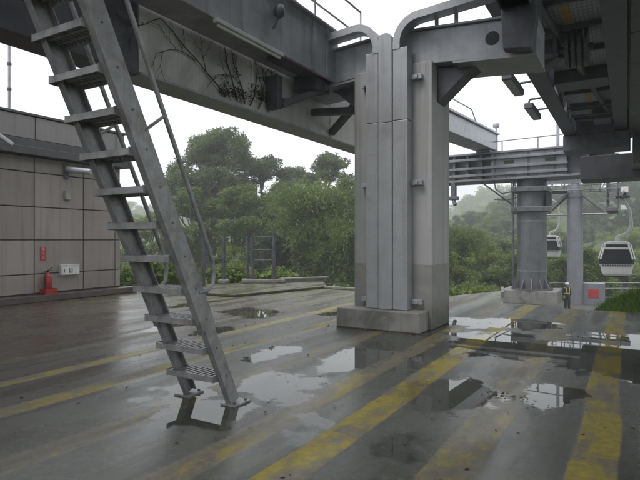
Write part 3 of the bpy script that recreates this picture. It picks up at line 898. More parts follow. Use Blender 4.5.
MB().box(-1.22, -1.16, 7.1, 8.4, 4.53, 5.2).box(-1.22, -0.2, 8.9, 9.9, 4.535, 5.25).each('hanger_plate', M['dark'], gr)
mb = MB()
for y0 in (9.7, 10.75):
    mb.prism_x([(y0, 4.19), (y0 + 0.55, 4.19), (y0 + 0.5, 3.97), (y0 + 0.4, 3.97)], -0.97, -0.95)
mb.each('gusset', M['steel'], gr)
mb = MB().tube([(-0.95, 11.2, 4.12), (-0.26, 11.2, 4.12)], 0.02, 8).tube([(-0.95, 11.2, 4.0), (-0.26, 11.2, 4.0)], 0.02, 8).tube([(-0.95, 10.5, 4.0), (-0.26, 10.5, 4.0)], 0.02, 8)
mb.each('rail', M['dark'], gr)
MB().box(-0.6, -0.28, 11.6, 12.2, 3.98, 4.185).build('motor_box', M['dark'], gr, bevel=0.02)
MB().box(-1.24, 0.02, 12.75, 13.5, 3.58, 3.925).box(-0.97, -0.25, 12.7, 13.49, 3.93, 4.19).box(-1.26, 0.06, 13.505, 13.6, 3.6, 4.7).build('end_box', M['dark'], gr, bevel=0.01)
# wheel battery
wh = thing('drive_wheels', 'stack of dark grooved drive wheels hanging under the mesh ceiling', 'wheel', (-0.56, 7.1, 3.9))
mb = MB()
for k in range(4):
    x = -0.66 + 0.07 * k
    mb.tube([(x, 7.15, 3.97), (x + 0.042, 7.15, 3.97)], 0.235, 32)
mb.each('wheel', surf('worn_rubber', (0.10, 0.10, 0.11), 0.45, 0, 0.3, 8), wh)
MB().tube([(-0.98, 7.15, 3.97), (-0.36, 7.15, 3.97)], 0.04, 12).build('axle', M['dark'], wh)
MB().prism_x([(6.9, 4.18), (7.4, 4.18), (7.25, 3.92), (7.05, 3.92)], -0.80, -0.74).box(-0.97, -0.80, 7.03, 7.27, 3.92, 4.1).beam((-0.97, 7.5, 3.9), (-0.72, 7.2, 3.95), 0.12, 0.1).build('bracket', M['dark'], wh, bevel=0.01)
# soffit to the right
so = thing('soffit', 'dark green panelled soffit overhead along the right side', 'ceiling', (1.4, 5, 4.0))
mb = MB()
y = -5.0
while y < 13.3:
    for x0, x1 in ((0.03, 0.42), (0.44, 1.1), (1.12, 1.9), (1.92, 2.8)):
        mb.box(x0, x1, y + 0.008, y + 1.192, 3.99 + (0.0 if x0 < 0.43 else 0.05), 4.09)
    y += 1.2
mb.build('panel', M['soffit'], so, bevel=0.004)
MB().box(0.02, 2.82, -5.02, 13.5, 4.095, 5.0).box(-0.05, 0.019, -5, 6.1, 4.53, 4.6).box(-0.05, 0.019, 6.5, 13.49, 4.53, 4.6).build('deck_box', M['dark'], so)
MB().box(0.425, 0.438, -5, 13.4, 3.93, 4.09).box(2.81, 2.9, -5, 13.4, 3.8, 4.9).each('edge_trim', M['dark'], so)
mb = MB().box(0.1, 0.55, 13.51, 14.9, 3.3, 3.95)
mb.build('end_block', M['soffit'], so, bevel=0.01)

def hang_light(y0, label):
    t_ = thing('hanging_light', label, 'lamp', (-1.36, y0 + 0.45, 3.75), 'lights hung beside the right guideway')
    MB().box(-1.47, -1.33, y0, y0 + 0.95, 3.76, 3.86).build('housing', M['dark'], t_, bevel=0.015)
    MB().box(-1.455, -1.345, y0 + 0.04, y0 + 0.91, 3.752, 3.759).build('diffuser', M['steel'], t_)
    for yy in (y0 + 0.02, y0 + 0.8):
        MB().tube([(-1.4, yy, 3.86), (-1.38, yy, 3.91), (-1.21, yy, 3.915)], 0.018, 8).build('bracket', M['dark'], t_)
    return t_
hang_light(7.3, 'dark box light hung off the guideway edge, the one nearer the concrete column')
hang_light(9.1, 'dark box light hung off the guideway edge, the smaller one farther along')

full_size()
# ------------------------------------------------------------------ spine beam and cross beam
spn = thing('spine_beam', 'grey box beam raised on short posts behind the concrete column', 'beam', (-8.5, 28, 7.7))
MB().prism_x([(18.5, 6.7), (37.5, 7.85), (37.5, 8.95), (18.5, 7.65)], -9.2, -7.85).build('box_beam', M['steel'], spn, bevel=0.03)
MB().prism_x([(18.5, 7.665), (37.8, 8.97), (37.8, 9.08), (18.5, 7.775)], -9.35, -7.7).build('flange', M['steel'], spn)
MB().box(-9.25, -7.8, 37.505, 37.6, 7.8, 9.0).build('end_plate', M['steel'], spn)
for y, z in ((36.6, 7.75), (37.3, 7.8)):
    MB().box(-9.0, -8.05, y - 0.25, y + 0.25, 7.64, z).build('post', M['steel'], spn)
MB().box(-8.9, -8.2, 19.0, 19.6, -2.6, 6.72).build('leg', M['colsteel'], spn)
MB().tube([(-7.8, 22, 7.95), (-7.8, 22.2, 8.6), (-7.8, 30.5, 9.2), (-7.8, 31.5, 8.65)], 0.04, 8).build('rail', M['galv'], spn)

full_size(2.65, (-2.1, 14.2, 0), (-5.57, 37.6, -2.64))
cb = thing('cross_beam', 'wide grey steel cross beam with pipes, resting on the round steel column', 'beam', (-2.1, 14.0, 3.1))
mb = MB()
mb.box(-6.3, -0.25, 13.62, 14.5, 3.12, 3.17).box(-6.3, -0.25, 13.62, 14.5, 3.80, 3.85)
mb.box(-6.3, -0.25, 13.95, 14.0, 3.17, 3.80)
mb.each('flange', M['beamsteel'], cb, bevel=0.006)
mb = MB()
for z in (3.27, 3.45, 3.68):
    mb.box(-6.25, -1.22, 13.60, 13.66, z - 0.032, z + 0.032)
mb.each('channel', M['beamsteel'], cb, bevel=0.006)
mb = MB()
for x in (-6.2, -5.5, -4.8, -4.35, -3.95, -3.6, -3.25, -2.9, -2.1, -1.5, -0.8):
    mb.box(x - 0.03, x + 0.03, 13.665, 13.945, 3.172, 3.798)
mb.each('stiffener', M['dark'], cb)
MB().box(-3.0, -1.25, 13.67, 13.70, 3.175, 3.795).build('web_plate', M['beamsteel'], cb)
MB().box(-2.68, -2.44, 13.655, 13.668, 3.53, 3.60).box(-1.72, -1.48, 13.655, 13.668, 3.53, 3.60).each('slot', M['black'], cb)
MB().box(-0.95, 0.6, 13.56, 14.5, 3.0, 3.55).build('end_plate', surf('end_plate_shade', (0.05, 0.052, 0.06), 0.5, 0, 0.25, 2, 0.3), cb, bevel=0.01)  # plate coloured darker to stand in for shade under the overhang
MB().box(-4.02, -3.9, 13.6, 13.75, 2.75, 3.12).box(-4.08, -3.84, 13.58, 13.78, 2.66, 2.75).tube([(-3.96, 13.65, 2.66), (-3.9, 13.6, 2.52)], 0.05, 8).build('hanging_bracket', M['dark'], cb, bevel=0.01)
rl = thing('handrail', 'thin handrail with posts on top of the cross beam', 'railing', (-2.2, 13.8, 3.85))
mb = MB().tube([(-3.3, 13.8, 4.12), (-1.2, 13.8, 4.16)], 0.016, 8)
mb.build('rail', M['galv'], rl)
for x, z in ((-3.3, 4.12), (-2.75, 4.13), (-1.9, 4.15)):
    MB().tube([(x, 13.8, 3.852), (x, 13.8, z)], 0.016, 8).build('post', M['galv'], rl)
MB().tube([(-1.45, 13.8, 3.852), (-1.45, 13.8, 4.5)], 0.035, 8).build('post', M['steel'], rl)
# ------------------------------------------------------------------ round steel column
sc = thing('steel_column', 'round dark grey steel column with clamp collars on a concrete plinth', 'column', (-2.1, 14.15, 0))
MB().box(-2.78, -1.46, 13.72, 14.85, 0.001, 0.34).build('plinth', M['concrete'], sc, bevel=0.02)
MB().lathe(-2.1, 14.2, [(0.355, 0.34), (0.355, 3.115)], 40).build('shaft', M['colsteel'], sc)
MB().lathe(-2.1, 14.2, [(0.362, 2.06), (0.362, 2.10)], 40).lathe(-2.1, 14.2, [(0.362, 0.80), (0.362, 0.84)], 40).each('weld_band', surf('weld_band', (0.24, 0.24, 0.25), 0.5, 0.1), sc)
for z in (2.87, 2.37):
    MB().box(-2.52, -1.68, 13.72, 14.68, z - 0.06, z + 0.06).build('collar', M['colsteel'], sc, bevel=0.008)
    mb = MB()
    for x in (-2.42, -2.1, -1.78):
        mb.tube([(x, 13.70, z), (x, 13.719, z)], 0.022, 8)
    mb.each('bolt', M['dark'], sc)
MB().lathe(-2.1, 14.2, [(0.5, 0.342), (0.5, 0.375)], 40).build('base_plate', M['colsteel'], sc)
for k in range(12):
    a = 2 * math.pi * k / 12 + 0.13
    ca, sa = math.cos(a), math.sin(a)
    p = [(0.36, 0.376), (0.49, 0.376), (0.36, 0.62)]
    v = []
    for sg_ in (-0.012, 0.012):
        v += [(-2.1 + r * ca - sg_ * sa, 14.2 + r * sa + sg_ * ca, z) for r, z in p]
    MB().add(v, [(0, 1, 2), (5, 4, 3), (0, 3, 4, 1), (1, 4, 5, 2), (2, 5, 3, 0)]).build('rib', M['colsteel'], sc)
MB().tube([(-2.5, 13.9, 0.342), (-2.5, 13.9, 2.9), (-2.48, 13.95, 3.1)], 0.022, 8).build('conduit', M['dark'], sc)
MB().box(-1.74, -1.62, 14.0, 14.2, 2.45, 2.78).build('junction_box', M['dark'], sc)
MB().tube([(-3.3, 13.9, 3.118), (-2.53, 13.95, 2.5)], 0.018, 8).tube([(-2.95, 13.8, 3.12), (-2.9, 13.75, 2.9), (-2.75, 13.75, 2.78), (-2.53, 13.85, 2.82)], 0.014, 8).each('tie_rod', M['dark'], sc)

full_size()
rlamp = thing('round_lamp', 'small round lamp on a stem at the end of the spine beam', 'lamp', (-7.85, 37.3, 9.08))
MB().tube([(-7.85, 37.3, 9.07), (-7.85, 37.3, 9.4)], 0.05, 8).build('stem', M['galv'], rlamp)
MB().lathe(-7.85, 37.3, [(0.08, 9.36), (0.2, 9.42), (0.24, 9.56), (0.2, 9.7), (0.08, 9.76)], 14).build('head', M['steel'], rlamp)

# ------------------------------------------------------------------ ladder
LF = Vector((-3.31, 3.97, 0))               # foot of the right stringer (centre)
LW = 0.62
SL = 0.475                                  # run back per metre of height
def lp(x, z, off=0.0):
    """point at height z on the stringer line, off metres out on the climbing side (square to the slope)"""
    k = math.sqrt(1 + SL * SL)
    return Vector((x, LF.y - SL * z + off / k, z + off * SL / k))
lad = thing('ladder', 'steep grey steel ladder with handrails rising from the wet deck at the left', 'ladder', (LF.x - LW / 2, LF.y, 0))
UPV = Vector((0, 1, SL)).normalized()
ZT = 4.35
for x, sg_ in ((LF.x, -1), (LF.x - LW, 1)):
    mb = MB()
    # channel: a web plate with two flanges turned towards the treads
    # (narrower below the splice at 0.85 m)
    mb.beam(lp(x, 0.02), lp(x, 0.87), 0.014, 0.128, UPV)
    mb.beam(lp(x - sg_ * 0.0005, 0.80), lp(x - sg_ * 0.0005, ZT), 0.018, 0.172, UPV)
    for o in (-0.060, 0.060):
        mb.beam(lp(x + sg_ * 0.034, 0.02, o), lp(x + sg_ * 0.034, 0.85, o), 0.05, 0.010, UPV)
    for o in (-0.081, 0.081):
        mb.beam(lp(x + sg_ * 0.035, 0.80, o), lp(x + sg_ * 0.035, ZT, o), 0.05, 0.012, UPV)
    st = mb.build('stringer', M['ladder'], lad, bevel=0.003)
    mb = MB()
    for k in range(14):
        z = 0.3 + 0.2889 * k
        for o in (0.0,):
            if z < 4.2:
                c_ = lp(x, z, o)
                xo = 0.0085 if sg_ < 0 else -0.0085
                mb.tube([c_ + Vector((xo - 0.002, 0, 0)), c_ + Vector((xo + 0.003 * (1 if sg_ < 0 else -1), 0, 0))], 0.011, 8)
    mb.each('bolt', M['dark'], st)
    fpl = MB().box(x - 0.09, x + 0.09, LF.y - 0.12, LF.y + 0.12, 0.001, 0.018).build('foot_plate', M['ladder'], lad)
    MB().tube([(x + 0.055, LF.y - 0.085, 0.0185), (x + 0.055, LF.y - 0.085, 0.036)], 0.014, 6).tube([(x + 0.055, LF.y + 0.085, 0.0185), (x + 0.055, LF.y + 0.085, 0.036)], 0.014, 6).each('bolt', M['dark'], fpl)
for k in range(14):
    z = 0.3 + 0.2889 * k
    y = LF.y - SL * z
    mb = MB()
    xa, xb = LF.x - LW - 0.045, LF.x - 0.064
    d0, d1 = y - 0.12, y + 0.14
    mb.box(xa, xb, d0, d0 + 0.012, z - 0.05, z + 0.005).box(xa, xb, d1 - 0.012, d1, z - 0.05, z + 0.005)
    nb = 11
    for i in range(nb):                      # open grating: bars running front to back
        xx = xa + (xb - xa) * (i + 0.5) / nb
        mb.box(xx - 0.011, xx + 0.011, d0 + 0.0125, d1 - 0.0125, z - 0.03, z + 0.004)
    for yy in (d0 + 0.08, d0 + 0.17):
        mb.box(xa, xb, yy - 0.004, yy + 0.004, z - 0.042, z - 0.0305)
    mb.box(xa - 0.008, xa - 0.001, d0, d1, z - 0.055, z + 0.012).box(xb + 0.001, xb + 0.008, d0, d1, z - 0.055, z + 0.012)
    mb.build('step', M['ladder'], lad)
for x in (LF.x, LF.x - LW):
    pts = [lp(x, 1.12, 0.02), lp(x, 1.08, 0.12), lp(x, 1.10, 0.22), lp(x, 1.2, 0.29), lp(x, 1.35, 0.31)] + [lp(x, z, 0.31) for z in (2.2, 3.0, 4.35)]
    h = MB().tube(pts, 0.02, 10).build('handrail', M['ladder'], lad)
    MB().tube([lp(x, 2.45, 0.05), lp(x, 2.5, 0.31)], 0.014, 8).tube([lp(x, 3.65, 0.05), lp(x, 3.7, 0.31)], 0.014, 8).each('bracket', M['ladder'], h)

# ------------------------------------------------------------------ fence and gate at the left deck edge
fe = thing('edge_fence', 'dark steel fence posts with thin rails along the left deck edge', 'fence', (-12.0, 13.9, 0.07))
FP = [(-12.55, 12.6), (-12.3, 13.1), (-12.2, 14.0), (-11.75, 14.75)]
for (x, y) in FP:
    MB().box(x - 0.04, x + 0.04, y - 0.04, y + 0.04, 0.07, 1.72).build('post', M['dark'], fe)
mb = MB()
for (x, y) in FP[2:]:
    mb.box(x - 0.16, x + 0.16, y - 0.13, y + 0.13, 0.074, 0.21)
mb.each('foot_block', M['concrete'], fe, bevel=0.02)
mb = MB()
for (a, b_) in zip(FP[:-1], FP[1:]):
    for z in (0.6, 0.95):
        mb.tube([(a[0], a[1], z), (b_[0], b_[1], z)], 0.012, 6)
mb.each('rail', M['dark'], fe)
ga = thing('gate_frame', 'narrow dark gate frame with rungs standing on a concrete block', 'gate', (-11.15, 14.95, 0.07))
for (x, y) in ((-11.5, 14.72), (-10.85, 15.12)):
    MB().box(x - 0.045, x + 0.045, y - 0.045, y + 0.045, 0.21, 1.75).build('post', M['dark'], ga)
mb = MB()
for z in (0.55, 0.88, 1.25, 1.72):
    mb.tube([(-11.46, 14.745, z), (-10.89, 15.095, z)], 0.018, 8)
mb.each('rung', M['dark'], ga)
MB().prism([(-11.75, 14.42), (-10.45, 15.22), (-10.55, 15.42), (-11.85, 14.62)], 0.074, 0.207).build('foot_block', M['concrete'], ga, bevel=0.02)

# ------------------------------------------------------------------ lower yard: railing, box, worker
YZ = lambda x, y: terrain_z(x, y)
fr = thing('yard_railing', 'grey pipe railing crossing the lower yard beyond the deck', 'railing', (-1.0, 44.7, -3.2))
def rp_(s):
    return (-8.0 + s * 0.865, 45.2 + s * 0.51)
mb = MB()
for z in (-1.95, -2.4, -3.15):
    a, b_ = rp_(0), rp_(16)
    mb.tube([(a[0], a[1], z), (b_[0], b_[1], z)], 0.03, 8)
mb.each('rail', M['galv'], fr)
for s in (0, 2.2, 4.4, 6.6, 8.8, 11.0, 13.4, 16):
    x, y = rp_(s)
    MB().tube([(x, y, YZ(x, y) - 0.1), (x, y, -1.92)], 0.04, 8).build('post', M['galv'], fr)
gz = YZ(-2.4, 46.9)
kb = thing('control_cabinet', 'grey steel cabinet with a red sign beside the cable tower', 'cabinet', (-2.4, 46.9, gz))
MB().box(-3.1, -1.55, 46.6, 47.6, gz - 0.1, -1.85).build('housing', M['tower'], kb, bevel=0.02)
MB().box(-2.7, -1.95, 46.575, 46.597, -3.0, -2.32).build('red_sign', M['sign_red'], kb)

def person():
    px_, py_ = -3.50, 38.55
    gz = YZ(px_, py_)
    root = thing('person', 'worker in white helmet and yellow hi-vis vest standing beyond the round column', 'person', (px_, py_, gz))
    V, E_, Rr = [], [], []
    def v(x, y, z, r, par=None):
        V.append((x, y, z))
        Rr.append(r)
        if par is not None:
            E_.append((par, len(V) - 1))
        return len(V) - 1
    # faces -Y (towards the deck); local metres, standing height 1.72
    pel = v(0, 0, 0.93, 0.135)
    wst = v(0, 0, 1.08, 0.125, pel)
    ch = v(0, 0.0, 1.27, 0.15, wst)
    nk = v(0, 0.01, 1.44, 0.065, ch)
    nk2 = v(0, 0.0, 1.50, 0.056, nk)
    hd = v(0, -0.015, 1.58, 0.085, nk2)
    v(0, -0.005, 1.66, 0.088, hd)
    v(0, -0.105, 1.575, 0.016, hd)
    for s in (-1, 1):
        hip = v(0.095 * s, 0, 0.88, 0.095, pel)
        kn = v(0.10 * s, -0.02 - 0.05 * (s > 0), 0.49, 0.066, hip)
        an = v(0.105 * s, 0.02 - 0.06 * (s > 0), 0.09, 0.045, kn)
        v(0.12 * s, -0.12 - 0.06 * (s > 0), 0.045, 0.042, an)
        sh = v(0.185 * s, 0.01, 1.385, 0.066, ch)
        el = v(0.245 * s, 0.03, 1.11, 0.048, sh)
        wr = v(0.235 * s, -0.09 if s < 0 else -0.04, 0.88, 0.032, el)
        pm = v(0.225 * s, -0.12 if s < 0 else -0.055, 0.80, 0.03, wr)
        by = -0.12 if s < 0 else -0.055
        for k in range(4):
            f1 = v(0.225 * s, by - 0.03 + 0.02 * k, 0.745 - 0.004 * (k in (1, 2)), 0.0095, pm)
            v(0.215 * s, by - 0.034 + 0.021 * k, 0.70 + 0.008 * abs(k - 1.4), 0.008, f1)
        th_ = v(0.205 * s, by - 0.045, 0.785, 0.011, wr)
        v(0.198 * s, by - 0.055, 0.75, 0.009, th_)
    me = bpy.data.meshes.new('body')
    me.from_pydata(V, E_, [])
    me.materials.append(M['skin'])
    me.materials.append(M['cloth'])
    o = bpy.data.objects.new('body', me)
    COL.objects.link(o)
    o.parent = root
    root.rotation_euler = (0, 0, 0.55)
    sk = o.modifiers.new('skin', 'SKIN')
    sk.use_smooth_shade = True
    for i, r in enumerate(Rr):
        me.skin_vertices[0].data[i].radius = (r, r * (0.78 if i in (0, 1, 2) else 1.0))
    me.skin_vertices[0].data[0].use_root = True
    ss = o.modifiers.new('sub', 'SUBSURF')
    ss.levels = 1
    ss.render_levels = 2
    def lat(name, prof, m, cy=0.0, sy=1.0, n=20):
        q = MB().lathe(0, 0, prof, n)
        q.v = [(x + px_, y * sy + cy + py_, z + gz) for x, y, z in q.v]
        return q.build(name, m, root)
    lat('trousers', [(0.13, 0.78), (0.175, 0.85), (0.17, 0.95), (0.155, 1.02)], M['cloth'], 0, 0.8)
    for s in (-1, 1):
        q = MB().tube([(px_ + 0.105 * s, py_ + 0.02 - 0.06 * (s > 0), gz + 0.06), (px_ + 0.10 * s, py_ - 0.02 - 0.05 * (s > 0), gz + 0.49), (px_ + 0.09 * s, py_, gz + 0.84)], [0.075, 0.085, 0.11], 14)
        q.build('trouser_leg', M['cloth'], root)
        MB().tube([(px_ + 0.19 * s, py_ + 0.01, gz + 1.40), (px_ + 0.245 * s, py_ + 0.03, gz + 1.11), (px_ + 0.237 * s, py_ - (0.075 if s < 0 else 0.03), gz + 0.91)], [0.078, 0.06, 0.047], 14).build('sleeve', M['cloth'], root)
        y0 = py_ - 0.06 - 0.06 * (s > 0)
        x0 = px_ + 0.115 * s
        MB().tube([(x0, y0 + 0.10, gz + 0.05), (x0, y0, gz + 0.05), (x0, y0 - 0.11, gz + 0.04)], [0.05, 0.055, 0.045], 12).build('boot', M['black'], root)
    vest = lat('vest', [(0.168, 0.98), (0.175, 1.1), (0.185, 1.28), (0.17, 1.38), (0.10, 1.45)], M['cloth'], 0, 0.82)
    mb = MB()
    for s in (-1, 1):
        mb.beam((px_ + 0.10 * s, py_ - 0.150, gz + 1.40), (px_ + 0.075 * s, py_ - 0.158, gz + 1.06), 0.055, 0.012, (0, 1, 0))
    mb.each('strip', M['hivis'], vest)
    lat('waist_band', [(0.182, 1.0), (0.186, 1.03), (0.184, 1.07)], M['hivis'], 0, 0.84)
    lat('helmet', [(0.135, 1.645), (0.128, 1.665), (0.118, 1.70), (0.085, 1.76), (0.03, 1.785)], M['white'], -0.01, 1.12)
    lat('hair', [(0.088, 1.55), (0.098, 1.60), (0.10, 1.64)], M['hair'], 0.022, 0.9)
    mb = MB()
    for s in (-1, 1):
        mb.box(px_ + 0.033 * s - 0.013, px_ + 0.033 * s + 0.013, py_ - 0.10, py_ - 0.088, gz + 1.592, gz + 1.603)
    mb.each('eye', M['black'], root)
    MB().box(px_ - 0.025, px_ + 0.025, py_ - 0.1, py_ - 0.09, gz + 1.527, gz + 1.537).build('mouth', surf('lip', (0.3, 0.13, 0.11), 0.5), root)
person()

# ------------------------------------------------------------------ cable tower
tx, ty = -2.6, 33.3
tz = -2.2
full_size(1.4, (tx, ty, tz), (-3.65, 46.6, YZ(-3.65, 46.6)))
tw = thing('cable_tower', 'tall grey tubular cable tower with a wide steel crosshead and sheave catwalks', 'tower', (tx, ty, tz))
MB().lathe(tx, ty, [(0.43, tz - 0.2), (0.41, 3.95), (0.41, 4.25), (0.28, 4.55), (0.22, 4.75)], 36).build('shaft', M['tower'], tw)
MB().lathe(tx, ty, [(0.44, 3.92), (0.44, 3.99)], 36).build('collar', M['tower'], tw)
MB().box(tx - 2.6, tx + 2.75, ty - 0.2, ty + 0.2, 4.76, 5.0).box(tx - 2.6, tx + 2.75, ty - 0.1, ty + 0.1, 5.75, 5.9).each('crosshead', M['tower'], tw, bevel=0.01)
for s in (-1, 1):
    MB().beam((tx + 0.3 * s, ty - 0.1, 4.2), (tx + 1.75 * s, ty - 0.1, 2.95), 0.12, 0.12).build('strut', M['galv'], tw)
    MB().beam((tx + 0.25 * s, ty + 0.3, 4.2), (tx + 1.5 * s, ty + 0.5, 3.0), 0.1, 0.1).build('strut', M['tower'], tw)
MB().tube([(tx - 2.2, ty - 0.15, 2.95), (tx + 2.2, ty - 0.15, 2.95)], 0.045, 8).build('tie_bar', M['galv'], tw)
mb = MB()                                     # lattice catwalk across the head
for z in (4.3, 4.7, 5.3, 5.7, 6.2):
    for yy in (ty - 0.75, ty + 0.75):
        mb.tube([(tx - 2.5, yy, z), (tx + 2.2, yy, z)], 0.028, 6)
k = 0
x = tx - 2.5
while x < tx + 2.3:
    for yy in (ty - 0.75, ty + 0.75):
        mb.tube([(x, yy, 4.3), (x, yy, 6.2)], 0.026, 6)
        if k % 2 == 0 and x < tx + 1.9:
            mb.tube([(x, yy, 4.3), (x + 0.47, yy, 5.3)], 0.022, 6)
    mb.tube([(x, ty - 0.75, 4.3), (x, ty + 0.75, 4.3)], 0.028, 6)
    x += 0.47
    k += 1
mb.build('catwalk_lattice', M['tower'], tw)
MB().box(tx - 2.5, tx - 0.4, ty - 0.73, ty + 0.73, 4.24, 4.29).build('catwalk_floor', M['dark'], tw)
for sx in (-2.5, 2.4):
    x = tx + sx
    cag = MB()
    for (xx, yy) in ((x - 0.75, ty - 1.4), (x - 0.25, ty - 1.4), (x - 0.75, ty + 1.4), (x - 0.25, ty + 1.4), (x - 0.75, ty), (x - 0.25, ty)):
        cag.tube([(xx, yy, 3.2), (xx, yy, 5.4)], 0.035, 6)
    for z in (3.2, 3.7, 4.2, 4.8, 5.4):
        cag.tube([(x - 0.75, ty - 1.4, z), (x - 0.75, ty + 1.4, z)], 0.03, 6).tube([(x - 0.25, ty - 1.4, z), (x - 0.25, ty + 1.4, z)], 0.03, 6)
        cag.tube([(x - 0.75, ty - 1.4, z), (x - 0.25, ty - 1.4, z)], 0.03, 6)
    cag.box(x - 0.78, x - 0.22, ty - 1.45, ty + 1.45, 3.05, 3.19)
    cag.build('maintenance_cage', M['colsteel'], tw)
    sh = MB().box(x - 0.06, x + 0.02, ty - 1.6, ty + 1.6, 4.05, 4.3).build('sheave_beam', M['tower'], tw)
    for i in range(6):
        yy = ty - 1.45 + 0.58 * i
        MB().tube([(x + 0.03, yy, 3.95), (x + 0.06, yy, 3.95), (x + 0.14, yy, 3.95), (x + 0.17, yy, 3.95)], [0.2, 0.24, 0.24, 0.2], 20).build('sheave', M['dark'], sh)
    MB().box(x - 0.1, x + 0.25, ty - 1.95, ty - 1.62, 3.95, 4.25).box(x - 0.1, x + 0.22, ty - 1.9, ty - 1.62, 3.05, 3.3).each('white_box', M['white'], tw, bevel=0.02)
    MB().beam((x - 0.02, ty, 4.3), (x - 0.02, ty, 4.76), 0.12, 0.3, (0, 1, 0)).build('hanger', M['tower'], tw)

full_size()
# haul ropes, from the guideway to the tower and away over the valley
def rope(x0, z0, x1, z1, label):
    pts = [(x0, 30.0, z0 - 0.25)]
    for i in range(9):
        u = i / 8
        pts.append((x0 + (x1 - x0) * u, 34.0 + 12.6 * u, z0 + (z1 - z0) * u))
    for i in range(1, 13):
        u = i / 12
        pts.append((x1, 46.6 + 330 * u, z1 + 24 * u * u - 3.0 * math.sin(math.pi * u)))
    tag(MB().tube(pts, 0.026, 6).build('haul_rope', M['cable']), label, 'cable')
rope(-0.3, 3.95, -0.2, 5.6, 'steel haul rope running from the guideway past the nearer cabin')
rope(-6.4, 4.1, -6.95, 5.6, 'steel haul rope running from the girder past the farther cabin')

# gondola cabins
def cabin(cx, cy, zb, rope_x, rope_z, label):
    t_ = thing('cable_cabin', label, 'gondola', (cx, cy, zb), 'cable car cabins')
    def ring(wx, wy, z, ch=0.1):
        a, b_ = wx / 2, wy / 2
        return [(cx + x, cy + y, z) for x, y in ((-a + ch, -b_), (a - ch, -b_), (a, -b_ + ch), (a, b_ - ch), (a - ch, b_), (-a + ch, b_), (-a, b_ - ch), (-a, -b_ + ch))]
    def skin(rings, cap0=True, cap1=True):
        m_ = MB()
        v = [p for r_ in rings for p in r_]
        f = []
        for i in range(len(rings) - 1):
            for k in range(8):
                k2 = (k + 1) % 8
                f.append((i * 8 + k, i * 8 + k2, (i + 1) * 8 + k2, (i + 1) * 8 + k))
        m_.add(v, f)
        if cap0:
            m_.add(rings[0], [tuple(reversed(range(8)))])
        if cap1:
            m_.add(rings[-1], [tuple(range(8))])
        return m_
    skin([ring(1.30, 1.5, zb), ring(1.45, 1.7, zb + 0.12), ring(1.62, 1.86, zb + 0.52)]).build('lower_shell', M['white'], t_, bevel=0.02)
    skin([ring(1.66, 1.9, zb + 0.525), ring(1.72, 1.96, zb + 0.66)]).build('belt', M['offwhite'], t_, bevel=0.01)
    skin([ring(1.70, 1.94, zb + 0.665), ring(1.74, 1.98, zb + 0.95), ring(1.34, 1.6, zb + 1.78)]).build('window', M['glass'], t_, bevel=0.01)
    fr_ = MB()
    def rp(wx, wy, z, k, o=1.012):
        r_ = ring(wx * o, wy * o, z)
        return Vector(r_[k])
    for k in range(8):
        fr_.beam(rp(1.74, 1.98, zb + 0.95, k), rp(1.34, 1.6, zb + 1.78, k), 0.075, 0.06)
    fr_.each('frame', M['white'], t_, bevel=0.008)
    tr_ = MB()
    for (za, wx, wy) in ((1.56, 1.46, 1.72),):
        r_ = ring(wx * 1.012, wy * 1.012, zb + za)
        for k in range(8):
            tr_.beam(r_[k], r_[(k + 1) % 8], 0.03, 0.12)
    tr_.build('white_band', M['white'], t_)
    dots = MB()
    for i in range(12):
        x = cx - 0.66 + 0.12 * i
        dots.box(x - 0.03, x + 0.035, cy - 0.985, cy - 0.972, zb + 0.565, zb + 0.635)
    dots.each('belt_mark', M['black'], t_)
    skin([ring(1.36, 1.62, zb + 1.785), ring(1.24, 1.48, zb + 1.90), ring(0.8, 1.0, zb + 1.97)]).build('roof', M['offwhite'], t_, bevel=0.01)
    MB().box(cx - 0.62, cx + 0.62, cy - 0.08, cy + 0.08, zb - 0.1, zb - 0.003).box(cx + 0.62, cx + 0.95, cy - 0.3, cy + 0.3, zb + 0.02, zb + 0.06).each('skid', M['dark'], t_)
    zt = zb + 1.98
    dz = rope_z - zt
    pts = [(cx, cy, zt - 0.05), (cx, cy, zt + 0.2), (cx + 0.08, cy, zt + 0.28), (cx + 0.42, cy, zt + 0.36), (cx + 0.66, cy, zt + 0.62), (cx + 0.72, cy, zt + 0.95),
           (cx + 0.64, cy, zt + dz * 0.72), (rope_x + 0.02, cy, rope_z + 0.05)]
    MB().tube(pts, [0.09, 0.09, 0.09, 0.1, 0.1, 0.09, 0.085, 0.085], 12).build('hanger_arm', M['offwhite'], t_)
    g_ = MB().box(rope_x - 0.1, rope_x + 0.12, cy - 0.45, cy + 0.45, rope_z - 0.02, rope_z + 0.14)
    for yy in (-0.35, 0.35):
        g_.tube([(rope_x - 0.35, cy + yy, rope_z + 0.1), (rope_x + 0.35, cy + yy, rope_z + 0.1)], 0.05, 8)
    g_.build('grip', M['colsteel'], t_, bevel=0.01)
cabin(-0.53, 34.6, -0.43, -0.25, 3.98, 'white and black cable car cabin hanging beside the tower at the right, the larger one')
cabin(-5.9, 50.0, 0.05, -6.95, 5.9, 'white and black cable car cabin seen between the round column and the tower')

